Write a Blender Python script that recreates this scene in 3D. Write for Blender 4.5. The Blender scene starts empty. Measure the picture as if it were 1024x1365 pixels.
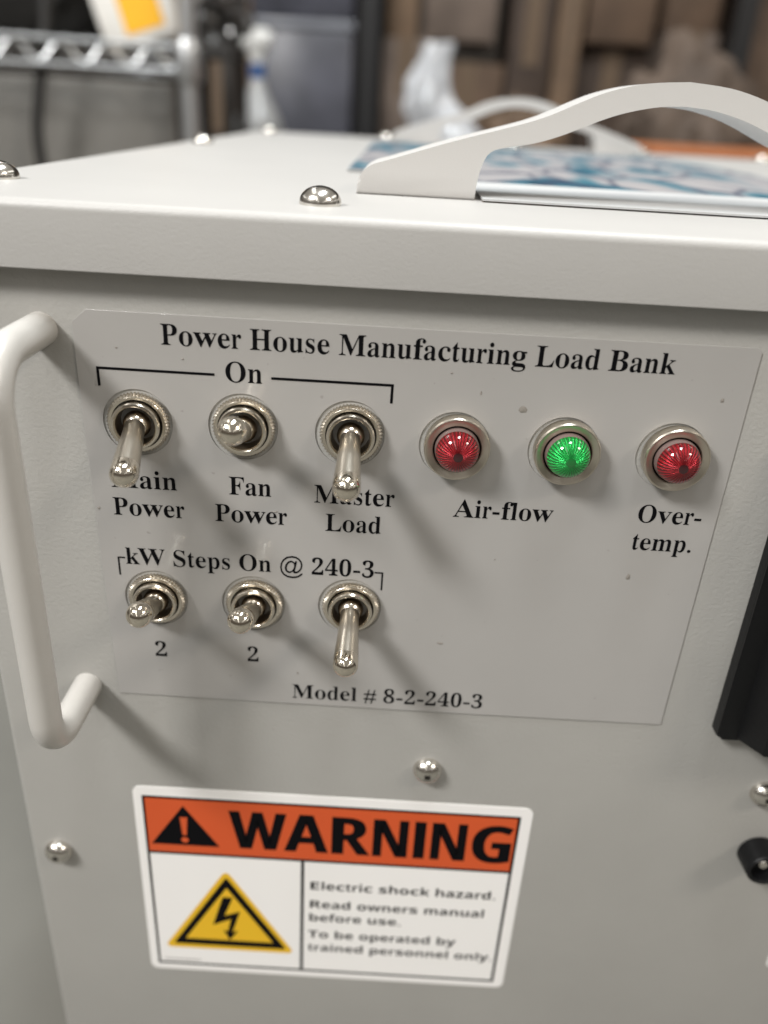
import bpy, bmesh, math, random
from mathutils import Vector, Matrix
random.seed(7)
S = bpy.context.scene
C = S.collection
R = math.radians
MM = 0.001

# ------------------------------------------------------------------ camera, world, lamps, exposure
CAM_Y = -0.1815
pitch, roll = math.atan(540 / 1095), math.atan(0.0585)
cam = bpy.data.cameras.new('camera')
cam_ob = bpy.data.objects.new('camera', cam)
C.objects.link(cam_ob)
fw = Vector((0, math.cos(pitch), -math.sin(pitch)))
u0 = Vector((0, math.sin(pitch), math.cos(pitch)))
r0 = Vector((1, 0, 0))
rt = r0 * math.cos(roll) + u0 * math.sin(roll)
up = u0 * math.cos(roll) - r0 * math.sin(roll)
M = Matrix((rt, up, -fw)).transposed().to_4x4()
M.translation = Vector((0, CAM_Y, 0))
cam_ob.matrix_world = M
cam.sensor_fit = 'HORIZONTAL'
cam.sensor_width = 36
cam.lens = 36 * 1095 / 1024
cam.clip_start = 0.01
cam.clip_end = 60
cam.dof.use_dof = True
cam.dof.focus_distance = 0.196
cam.dof.aperture_fstop = 9.0
cam.dof.aperture_blades = 0
S.camera = cam_ob

W = bpy.data.worlds.new('World')
S.world = W
W.use_nodes = True
nt = W.node_tree
bg = nt.nodes['Background']
tc = nt.nodes.new('ShaderNodeTexCoord')
sep = nt.nodes.new('ShaderNodeSeparateXYZ')
nt.links.new(tc.outputs['Generated'], sep.inputs[0])
mr = nt.nodes.new('ShaderNodeMapRange')
mr.inputs['From Min'].default_value = -1
mr.inputs['From Max'].default_value = 1
nt.links.new(sep.outputs['Z'], mr.inputs['Value'])
rmp = nt.nodes.new('ShaderNodeValToRGB')
el = rmp.color_ramp.elements
el[0].position, el[0].color = 0.0, (0.195, 0.178, 0.158, 1)
el[1].position, el[1].color = 1.0, (0.30, 0.28, 0.25, 1)
for p, c in ((0.42, (0.155, 0.138, 0.12, 1)), (0.49, (0.085, 0.072, 0.06, 1)), (0.56, (0.09, 0.077, 0.064, 1)), (0.66, (0.235, 0.22, 0.20, 1))):
    e = el.new(p)
    e.color = c
nt.links.new(mr.outputs[0], rmp.inputs[0])
# bright strips added overhead for metal reflections, in rows running away from the viewer
def mth(op, a, b=None):
    m_ = nt.nodes.new('ShaderNodeMath')
    m_.operation = op
    for i_, q in enumerate((a, b)):
        if q is None:
            continue
        if isinstance(q, (int, float)):
            m_.inputs[i_].default_value = q
        else:
            nt.links.new(q, m_.inputs[i_])
    return m_.outputs[0]
zc = mth('MAXIMUM', sep.outputs['Z'], 0.02)
uu = mth('FRACT', mth('ADD', mth('MULTIPLY', mth('DIVIDE', sep.outputs['X'], zc), 0.62), 0.30))
vv = mth('FRACT', mth('MULTIPLY', mth('DIVIDE', sep.outputs['Y'], zc), 0.55))
on = mth('MULTIPLY', mth('MULTIPLY', mth('LESS_THAN', uu, 0.10), mth('LESS_THAN', vv, 0.72)), mth('GREATER_THAN', sep.outputs['Z'], 0.30))
mxw = nt.nodes.new('ShaderNodeMix')
mxw.data_type = 'RGBA'
nt.links.new(on, mxw.inputs['Factor'])
nt.links.new(rmp.outputs[0], mxw.inputs['A'])
mxw.inputs['B'].default_value = (3.6, 3.55, 3.4, 1)
nt.links.new(mxw.outputs['Result'], bg.inputs['Color'])
bg.inputs['Strength'].default_value = 1.0

def lamp(name, loc, target, power, sx, sy, col):
    l = bpy.data.lights.new(name, 'AREA')
    l.shape = 'RECTANGLE'
    l.size, l.size_y = sx, sy
    l.energy = power
    l.color = col
    o = bpy.data.objects.new(name, l)
    C.objects.link(o)
    o.location = loc
    o.rotation_euler = (Vector(target) - Vector(loc)).to_track_quat('-Z', 'Y').to_euler()
    return o

lamp('ceiling_light', (-1.55, -1.15, 1.70), (0, 0, -0.1), 66, 0.58, 0.46, (1.0, 0.985, 0.96))
lamp('ceiling_light', (0.25, 0.08, 2.1), (0.1, 0.12, 0), 46, 1.2, 0.35, (0.93, 0.975, 1.0))
lamp('ceiling_light', (1.7, -0.9, 1.5), (0.05, 0, -0.15), 15, 0.5, 0.35, (1, 0.90, 0.78))

S.view_settings.view_transform = 'Standard'
S.view_settings.look = 'None'
S.view_settings.exposure = 0.2
S.view_settings.gamma = 1
S.view_settings.use_curve_mapping = False
S.cycles.max_bounces = 8
S.cycles.use_denoising = True
S.cycles.sample_clamp_indirect = 6

# ------------------------------------------------------------------ materials
def mat(name, col, rough=0.5, metal=0.0, coat=0.0, bump=0.0, bscale=300.0, var=0.0, vscale=8.0, spec=0.5, trans=0.0, rvar=0.0, coat_rough=0.05, speck=0.0, speck_col=(0.05, 0.045, 0.04), emit=0.0):
    m = bpy.data.materials.new(name)
    m.use_nodes = True
    n = m.node_tree
    b = n.nodes['Principled BSDF']
    b.inputs['Base Color'].default_value = (*col, 1)
    b.inputs['Roughness'].default_value = rough
    b.inputs['Metallic'].default_value = metal
    b.inputs['Coat Weight'].default_value = coat
    b.inputs['Coat Roughness'].default_value = coat_rough
    b.inputs['Specular IOR Level'].default_value = spec
    b.inputs['Transmission Weight'].default_value = trans
    if emit:
        b.inputs['Emission Color'].default_value = (*col, 1)
        b.inputs['Emission Strength'].default_value = emit
    t = n.nodes.new('ShaderNodeTexCoord')
    def noise(sc, det=4.0, rg=0.6):
        x = n.nodes.new('ShaderNodeTexNoise')
        x.inputs['Scale'].default_value = sc
        x.inputs['Detail'].default_value = det
        x.inputs['Roughness'].default_value = rg
        n.links.new(t.outputs['Object'], x.inputs['Vector'])
        return x
    cur = None
    if var:
        x = noise(vscale)
        r = n.nodes.new('ShaderNodeMapRange')
        r.inputs['From Min'].default_value = 0.3
        r.inputs['From Max'].default_value = 0.7
        r.inputs['To Min'].default_value = 1 - var
        r.inputs['To Max'].default_value = 1 + var
        n.links.new(x.outputs['Fac'], r.inputs['Value'])
        h = n.nodes.new('ShaderNodeMix')
        h.data_type = 'RGBA'
        h.blend_type = 'MULTIPLY'
        h.inputs['Factor'].default_value = 1
        h.inputs['A'].default_value = (*col, 1)
        n.links.new(r.outputs[0], h.inputs['B'])
        cur = h.outputs['Result']
    if speck:
        x = noise(420, 2, 0.5)
        r = n.nodes.new('ShaderNodeMapRange')
        r.inputs['From Min'].default_value = 0.735
        r.inputs['From Max'].default_value = 0.78
        r.inputs['To Max'].default_value = speck
        n.links.new(x.outputs['Fac'], r.inputs['Value'])
        h = n.nodes.new('ShaderNodeMix')
        h.data_type = 'RGBA'
        n.links.new(r.outputs[0], h.inputs['Factor'])
        if cur:
            n.links.new(cur, h.inputs['A'])
        else:
            h.inputs['A'].default_value = (*col, 1)
        h.inputs['B'].default_value = (*speck_col, 1)
        cur = h.outputs['Result']
    if cur:
        n.links.new(cur, b.inputs['Base Color'])
    if rvar:
        x = noise(vscale * 3)
        r = n.nodes.new('ShaderNodeMapRange')
        r.inputs['To Min'].default_value = max(0.02, rough - rvar)
        r.inputs['To Max'].default_value = rough + rvar
        n.links.new(x.outputs['Fac'], r.inputs['Value'])
        n.links.new(r.outputs[0], b.inputs['Roughness'])
    if bump:
        x = noise(bscale, 3)
        bp = n.nodes.new('ShaderNodeBump')
        bp.inputs['Strength'].default_value = bump
        bp.inputs['Distance'].default_value = 0.0006
        n.links.new(x.outputs['Fac'], bp.inputs['Height'])
        n.links.new(bp.outputs[0], b.inputs['Normal'])
        if coat:
            n.links.new(bp.outputs[0], b.inputs['Coat Normal'])
    return m

m_panel = mat('grey_powder_coat', (0.350, 0.342, 0.322), 0.45, bump=0.24, bscale=900, var=0.045, vscale=16, spec=0.35, rvar=0.10, speck=0.35, speck_col=(0.24, 0.22, 0.195))
m_lid = mat('cream_powder_coat', (0.400, 0.391, 0.376), 0.45, bump=0.13, bscale=1500, var=0.025, vscale=20, spec=0.4)
m_over = mat('laminate', (0.388, 0.377, 0.364), 0.36, bump=0.05, bscale=160, var=0.025, vscale=30, rvar=0.06, speck=0.5, speck_col=(0.25, 0.24, 0.22), spec=0.3)
m_over.node_tree.nodes['Principled BSDF'].inputs['Coat Weight'].default_value = 0.6
m_over.node_tree.nodes['Principled BSDF'].inputs['Coat Roughness'].default_value = 0.11
m_ink = mat('black_ink', (0.004, 0.004, 0.005), 0.55, spec=0.06)
m_handle = mat('white_enamel', (0.50, 0.483, 0.455), 0.33, bump=0.10, bscale=600, var=0.02, vscale=40)
m_carry = mat('white_plastic', (0.53, 0.517, 0.50), 0.40, bump=0.06, bscale=1500)
m_nickel = mat('nickel', (0.74, 0.68, 0.585), 0.20, 1.0, bump=0.05, bscale=1500, rvar=0.05, vscale=100)
m_tip = mat('polished_nickel', (0.78, 0.72, 0.62), 0.07, 1.0, bump=0.05, bscale=900)
m_satin = mat('satin_nickel', (0.64, 0.59, 0.505), 0.30, 1.0, bump=0.05, bscale=1500, rvar=0.06, vscale=100)
m_bore = mat('bore_shade', (0.24, 0.19, 0.14), 0.35, 0.9)  # bore's shade and brown reflection put into a darker metal colour
m_steel = mat('steel_screw', (0.70, 0.67, 0.62), 0.20, 1.0)
m_dark = mat('recess_shade', (0.015, 0.013, 0.011), 0.6, spec=0.2)  # near-black stands in for the shade in screw crosses and bezel gaps
m_black = mat('black_plastic', (0.005, 0.0052, 0.0058), 0.42, bump=0.1, bscale=700, spec=0.25)
m_white = mat('label_vinyl', (0.88, 0.865, 0.85), 0.32, coat=0.2, bump=0.04, bscale=60, spec=0.35)
m_orange = mat('orange_print', (0.62, 0.095, 0.025), 0.42, spec=0.3)
m_yellow = mat('yellow_print', (0.78, 0.47, 0.02), 0.42, spec=0.3)
m_grey_print = mat('grey_print', (0.25, 0.24, 0.23), 0.5)
m_rim = mat('frosted_lens_rim', (0.17, 0.12, 0.11), 0.45, coat=0.3)

def lens_mat(name, col, dark):
    m = bpy.data.materials.new(name)
    m.use_nodes = True
    n = m.node_tree
    b = n.nodes['Principled BSDF']
    t = n.nodes.new('ShaderNodeTexCoord')
    s = n.nodes.new('ShaderNodeSeparateXYZ')
    n.links.new(t.outputs['Object'], s.inputs[0])
    at = n.nodes.new('ShaderNodeMath'); at.operation = 'ARCTAN2'
    n.links.new(s.outputs['Z'], at.inputs[0]); n.links.new(s.outputs['X'], at.inputs[1])
    mu = n.nodes.new('ShaderNodeMath'); mu.operation = 'MULTIPLY'; mu.inputs[1].default_value = 34
    n.links.new(at.outputs[0], mu.inputs[0])
    si = n.nodes.new('ShaderNodeMath'); si.operation = 'SINE'
    n.links.new(mu.outputs[0], si.inputs[0])
    nz = n.nodes.new('ShaderNodeTexNoise'); nz.inputs['Scale'].default_value = 520
    n.links.new(t.outputs['Object'], nz.inputs['Vector'])
    ad = n.nodes.new('ShaderNodeMath'); ad.operation = 'MULTIPLY_ADD'; ad.inputs[1].default_value = 1.5
    n.links.new(nz.outputs['Fac'], ad.inputs[0]); n.links.new(si.outputs[0], ad.inputs[2])
    bp = n.nodes.new('ShaderNodeBump'); bp.inputs['Strength'].default_value = 0.8; bp.inputs['Distance'].default_value = 0.00028
    n.links.new(ad.outputs[0], bp.inputs['Height'])
    n.links.new(bp.outputs[0], b.inputs['Normal'])
    # moulded flutes: alternating dark and bright bands of tint, a dark core at the centre
    f = n.nodes.new('ShaderNodeMapRange'); f.inputs['From Min'].default_value = -0.6; f.inputs['From Max'].default_value = 2.0
    n.links.new(ad.outputs[0], f.inputs['Value'])
    mx = n.nodes.new('ShaderNodeMix'); mx.data_type = 'RGBA'
    mx.inputs['A'].default_value = (*dark, 1); mx.inputs['B'].default_value = (*col, 1)
    n.links.new(f.outputs[0], mx.inputs['Factor'])
    n.links.new(mx.outputs['Result'], b.inputs['Base Color'])
    b.inputs['Metallic'].default_value = 0.6
    b.inputs['Roughness'].default_value = 0.36
    b.inputs['Coat Weight'].default_value = 1.0
    b.inputs['Coat Roughness'].default_value = 0.03
    return m
m_red = lens_mat('red_lens', (0.48, 0.003, 0.014), (0.10, 0.001, 0.004))
m_green = lens_mat('green_lens', (0.015, 0.66, 0.11), (0.004, 0.24, 0.04))

def print_mat():
    m = bpy.data.materials.new('teal_picture_print')
    m.use_nodes = True
    n = m.node_tree
    b = n.nodes['Principled BSDF']
    t = n.nodes.new('ShaderNodeTexCoord')
    mp = n.nodes.new('ShaderNodeMapping'); mp.inputs['Scale'].default_value = (1, 0.35, 1)
    n.links.new(t.outputs['Object'], mp.inputs[0])
    nz = n.nodes.new('ShaderNodeTexNoise'); nz.inputs['Scale'].default_value = 45; nz.inputs['Detail'].default_value = 2
    n.links.new(mp.outputs[0], nz.inputs['Vector'])
    ra = n.nodes.new('ShaderNodeValToRGB')
    e = ra.color_ramp.elements
    e[0].position, e[0].color = 0.30, (0.012, 0.055, 0.085, 1)
    e[1].position, e[1].color = 0.70, (0.30, 0.29, 0.29, 1)
    for p, c in ((0.41, (0.03, 0.12, 0.165, 1)), (0.47, (0.16, 0.205, 0.225, 1)), (0.53, (0.27, 0.262, 0.268, 1))):
        k = e.new(p); k.color = c
    n.links.new(nz.outputs['Fac'], ra.inputs[0])
    vo = n.nodes.new('ShaderNodeTexVoronoi'); vo.feature = 'DISTANCE_TO_EDGE'; vo.inputs['Scale'].default_value = 48
    n.links.new(mp.outputs[0], vo.inputs['Vector'])
    r = n.nodes.new('ShaderNodeMapRange'); r.inputs['From Min'].default_value = 0.02; r.inputs['From Max'].default_value = 0.07
    r.inputs['To Min'].default_value = 0.7; r.inputs['To Max'].default_value = 0
    n.links.new(vo.outputs['Distance'], r.inputs['Value'])
    mx = n.nodes.new('ShaderNodeMix'); mx.data_type = 'RGBA'
    n.links.new(ra.outputs[0], mx.inputs['A']); mx.inputs['B'].default_value = (0.03, 0.04, 0.075, 1)
    n.links.new(r.outputs[0], mx.inputs['Factor'])
    n.links.new(mx.outputs['Result'], b.inputs['Base Color'])
    b.inputs['Roughness'].default_value = 0.55
    b.inputs['Specular IOR Level'].default_value = 0.2
    return m
m_print = print_mat()

# ------------------------------------------------------------------ builders (each makes ONE mesh)
def obj(name, bm, m, parent=None, smooth=None, loc=None):
    bmesh.ops.recalc_face_normals(bm, faces=bm.faces[:])
    me = bpy.data.meshes.new(name)
    bm.to_mesh(me)
    bm.free()
    for x in (m if isinstance(m, (list, tuple)) else [m]):
        me.materials.append(x)
    if smooth is not None:
        me.shade_smooth()
        me.set_sharp_from_angle(angle=R(smooth))
    o = bpy.data.objects.new(name, me)
    C.objects.link(o)
    if loc:
        o.location = loc
    if parent:
        o.parent = parent
    return o

def empty(name, loc=(0, 0, 0), parent=None):
    o = bpy.data.objects.new(name, None)
    o.empty_display_size = 0.02
    C.objects.link(o)
    o.location = loc
    if parent:
        o.parent = parent
    return o

def tag(o, label=None, cat=None, group=None, kind=None):
    if label: o['label'] = label
    if cat: o['category'] = cat
    if group: o['group'] = group
    if kind: o['kind'] = kind
    return o

def box(bm, x0, x1, y0, y1, z0, z1, bev=0.0, seg=2, mi=0, rot=None):
    vs = bmesh.ops.create_cube(bm, size=1)['verts']
    for v in vs:
        v.co = Vector(((x0 + x1) / 2 + v.co.x * (x1 - x0), (y0 + y1) / 2 + v.co.y * (y1 - y0), (z0 + z1) / 2 + v.co.z * (z1 - z0)))
    fs = set(f for v in vs for f in v.link_faces)
    if bev:
        r = bmesh.ops.bevel(bm, geom=list(set(e for v in vs for e in v.link_edges)), offset=bev, segments=seg, affect='EDGES', profile=0.5)
        fs = set(r['faces']) | set(f for v in r['verts'] for f in v.link_faces)
    for f in fs:
        f.material_index = mi
    if rot:
        bmesh.ops.transform(bm, matrix=rot, verts=list(set(v for f in fs for v in f.verts)))
    return fs

def lathe(bm, prof, seg=48, mat_fn=None, axis='-Y', knurl=None):
    """prof: (radius, height) pairs; revolved about -Y (height towards the viewer) or Z"""
    rings = []
    for i, (r, h) in enumerate(prof):
        ring = []
        if r < 1e-7:
            co = Vector((0, -h, 0)) if axis == '-Y' else Vector((0, 0, h))
            ring = [bm.verts.new(co)]
        else:
            for k in range(seg):
                a = 2 * math.pi * k / seg
                rr = r
                if knurl and i in knurl and k % 2:
                    rr = r - knurl[i]
                ring.append(bm.verts.new((rr * math.cos(a), -h, rr * math.sin(a)) if axis == '-Y' else (rr * math.cos(a), rr * math.sin(a), h)))
        rings.append(ring)
    for i in range(len(rings) - 1):
        A, B = rings[i], rings[i + 1]
        for k in range(seg):
            k2 = (k + 1) % seg
            if len(A) == 1 and len(B) == 1:
                continue
            if len(A) == 1:
                f = bm.faces.new((A[0], B[k], B[k2]))
            elif len(B) == 1:
                f = bm.faces.new((A[k], B[0], A[k2]))
            else:
                f = bm.faces.new((A[k], B[k], B[k2], A[k2]))
            if mat_fn:
                f.material_index = mat_fn(i)

def tube(bm, pts, r, seg=16, cap=True, mi=0):
    pts = [Vector(p) for p in pts]
    n = len(pts)
    rings = []
    nrm = None
    for i, p in enumerate(pts):
        t = (pts[min(i + 1, n - 1)] - pts[max(i - 1, 0)]).normalized()
        if nrm is None:
            a = Vector((0, 0, 1)) if abs(t.z) < 0.9 else Vector((1, 0, 0))
            nrm = t.cross(a).normalized()
        nrm = (nrm - t * nrm.dot(t)).normalized()
        b = t.cross(nrm)
        rr = r[i] if isinstance(r, (list, tuple)) else r
        rings.append([bm.verts.new(p + nrm * (rr * math.cos(2 * math.pi * k / seg)) + b * (rr * math.sin(2 * math.pi * k / seg))) for k in range(seg)])
    for A, B in zip(rings, rings[1:]):
        for k in range(seg):
            f = bm.faces.new((A[k], A[(k + 1) % seg], B[(k + 1) % seg], B[k]))
            f.material_index = mi
    if cap:
        bm.faces.new(rings[0][::-1]).material_index = mi
        bm.faces.new(rings[-1]).material_index = mi

def prism_xz(bm, poly, y0, y1, mi=0):
    """closed outline in the XZ plane given depth from y0 (front) to y1"""
    a = [bm.verts.new((x, y0, z)) for x, z in poly]
    b = [bm.verts.new((x, y1, z)) for x, z in poly]
    fs = [bm.faces.new(a), bm.faces.new(b[::-1])]
    n = len(poly)
    for i in range(n):
        fs.append(bm.faces.new((a[i], b[i], b[(i + 1) % n], a[(i + 1) % n])))
    for f in fs:
        f.material_index = mi
    return fs

def flat_xz(bm, poly, y, mi=0):
    f = bm.faces.new([bm.verts.new((x, y, z)) for x, z in poly])
    f.material_index = mi

def rrect(x0, x1, z0, z1, r, n=6):
    p = []
    for cx, cz, a0 in ((x1 - r, z1 - r, 0), (x0 + r, z1 - r, 90), (x0 + r, z0 + r, 180), (x1 - r, z0 + r, 270)):
        for k in range(n + 1):
            a = R(a0 + 90 * k / n)
            p.append((cx + r * math.cos(a), cz + r * math.sin(a)))
    return p

def face_normals_front(o):
    pass

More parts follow.
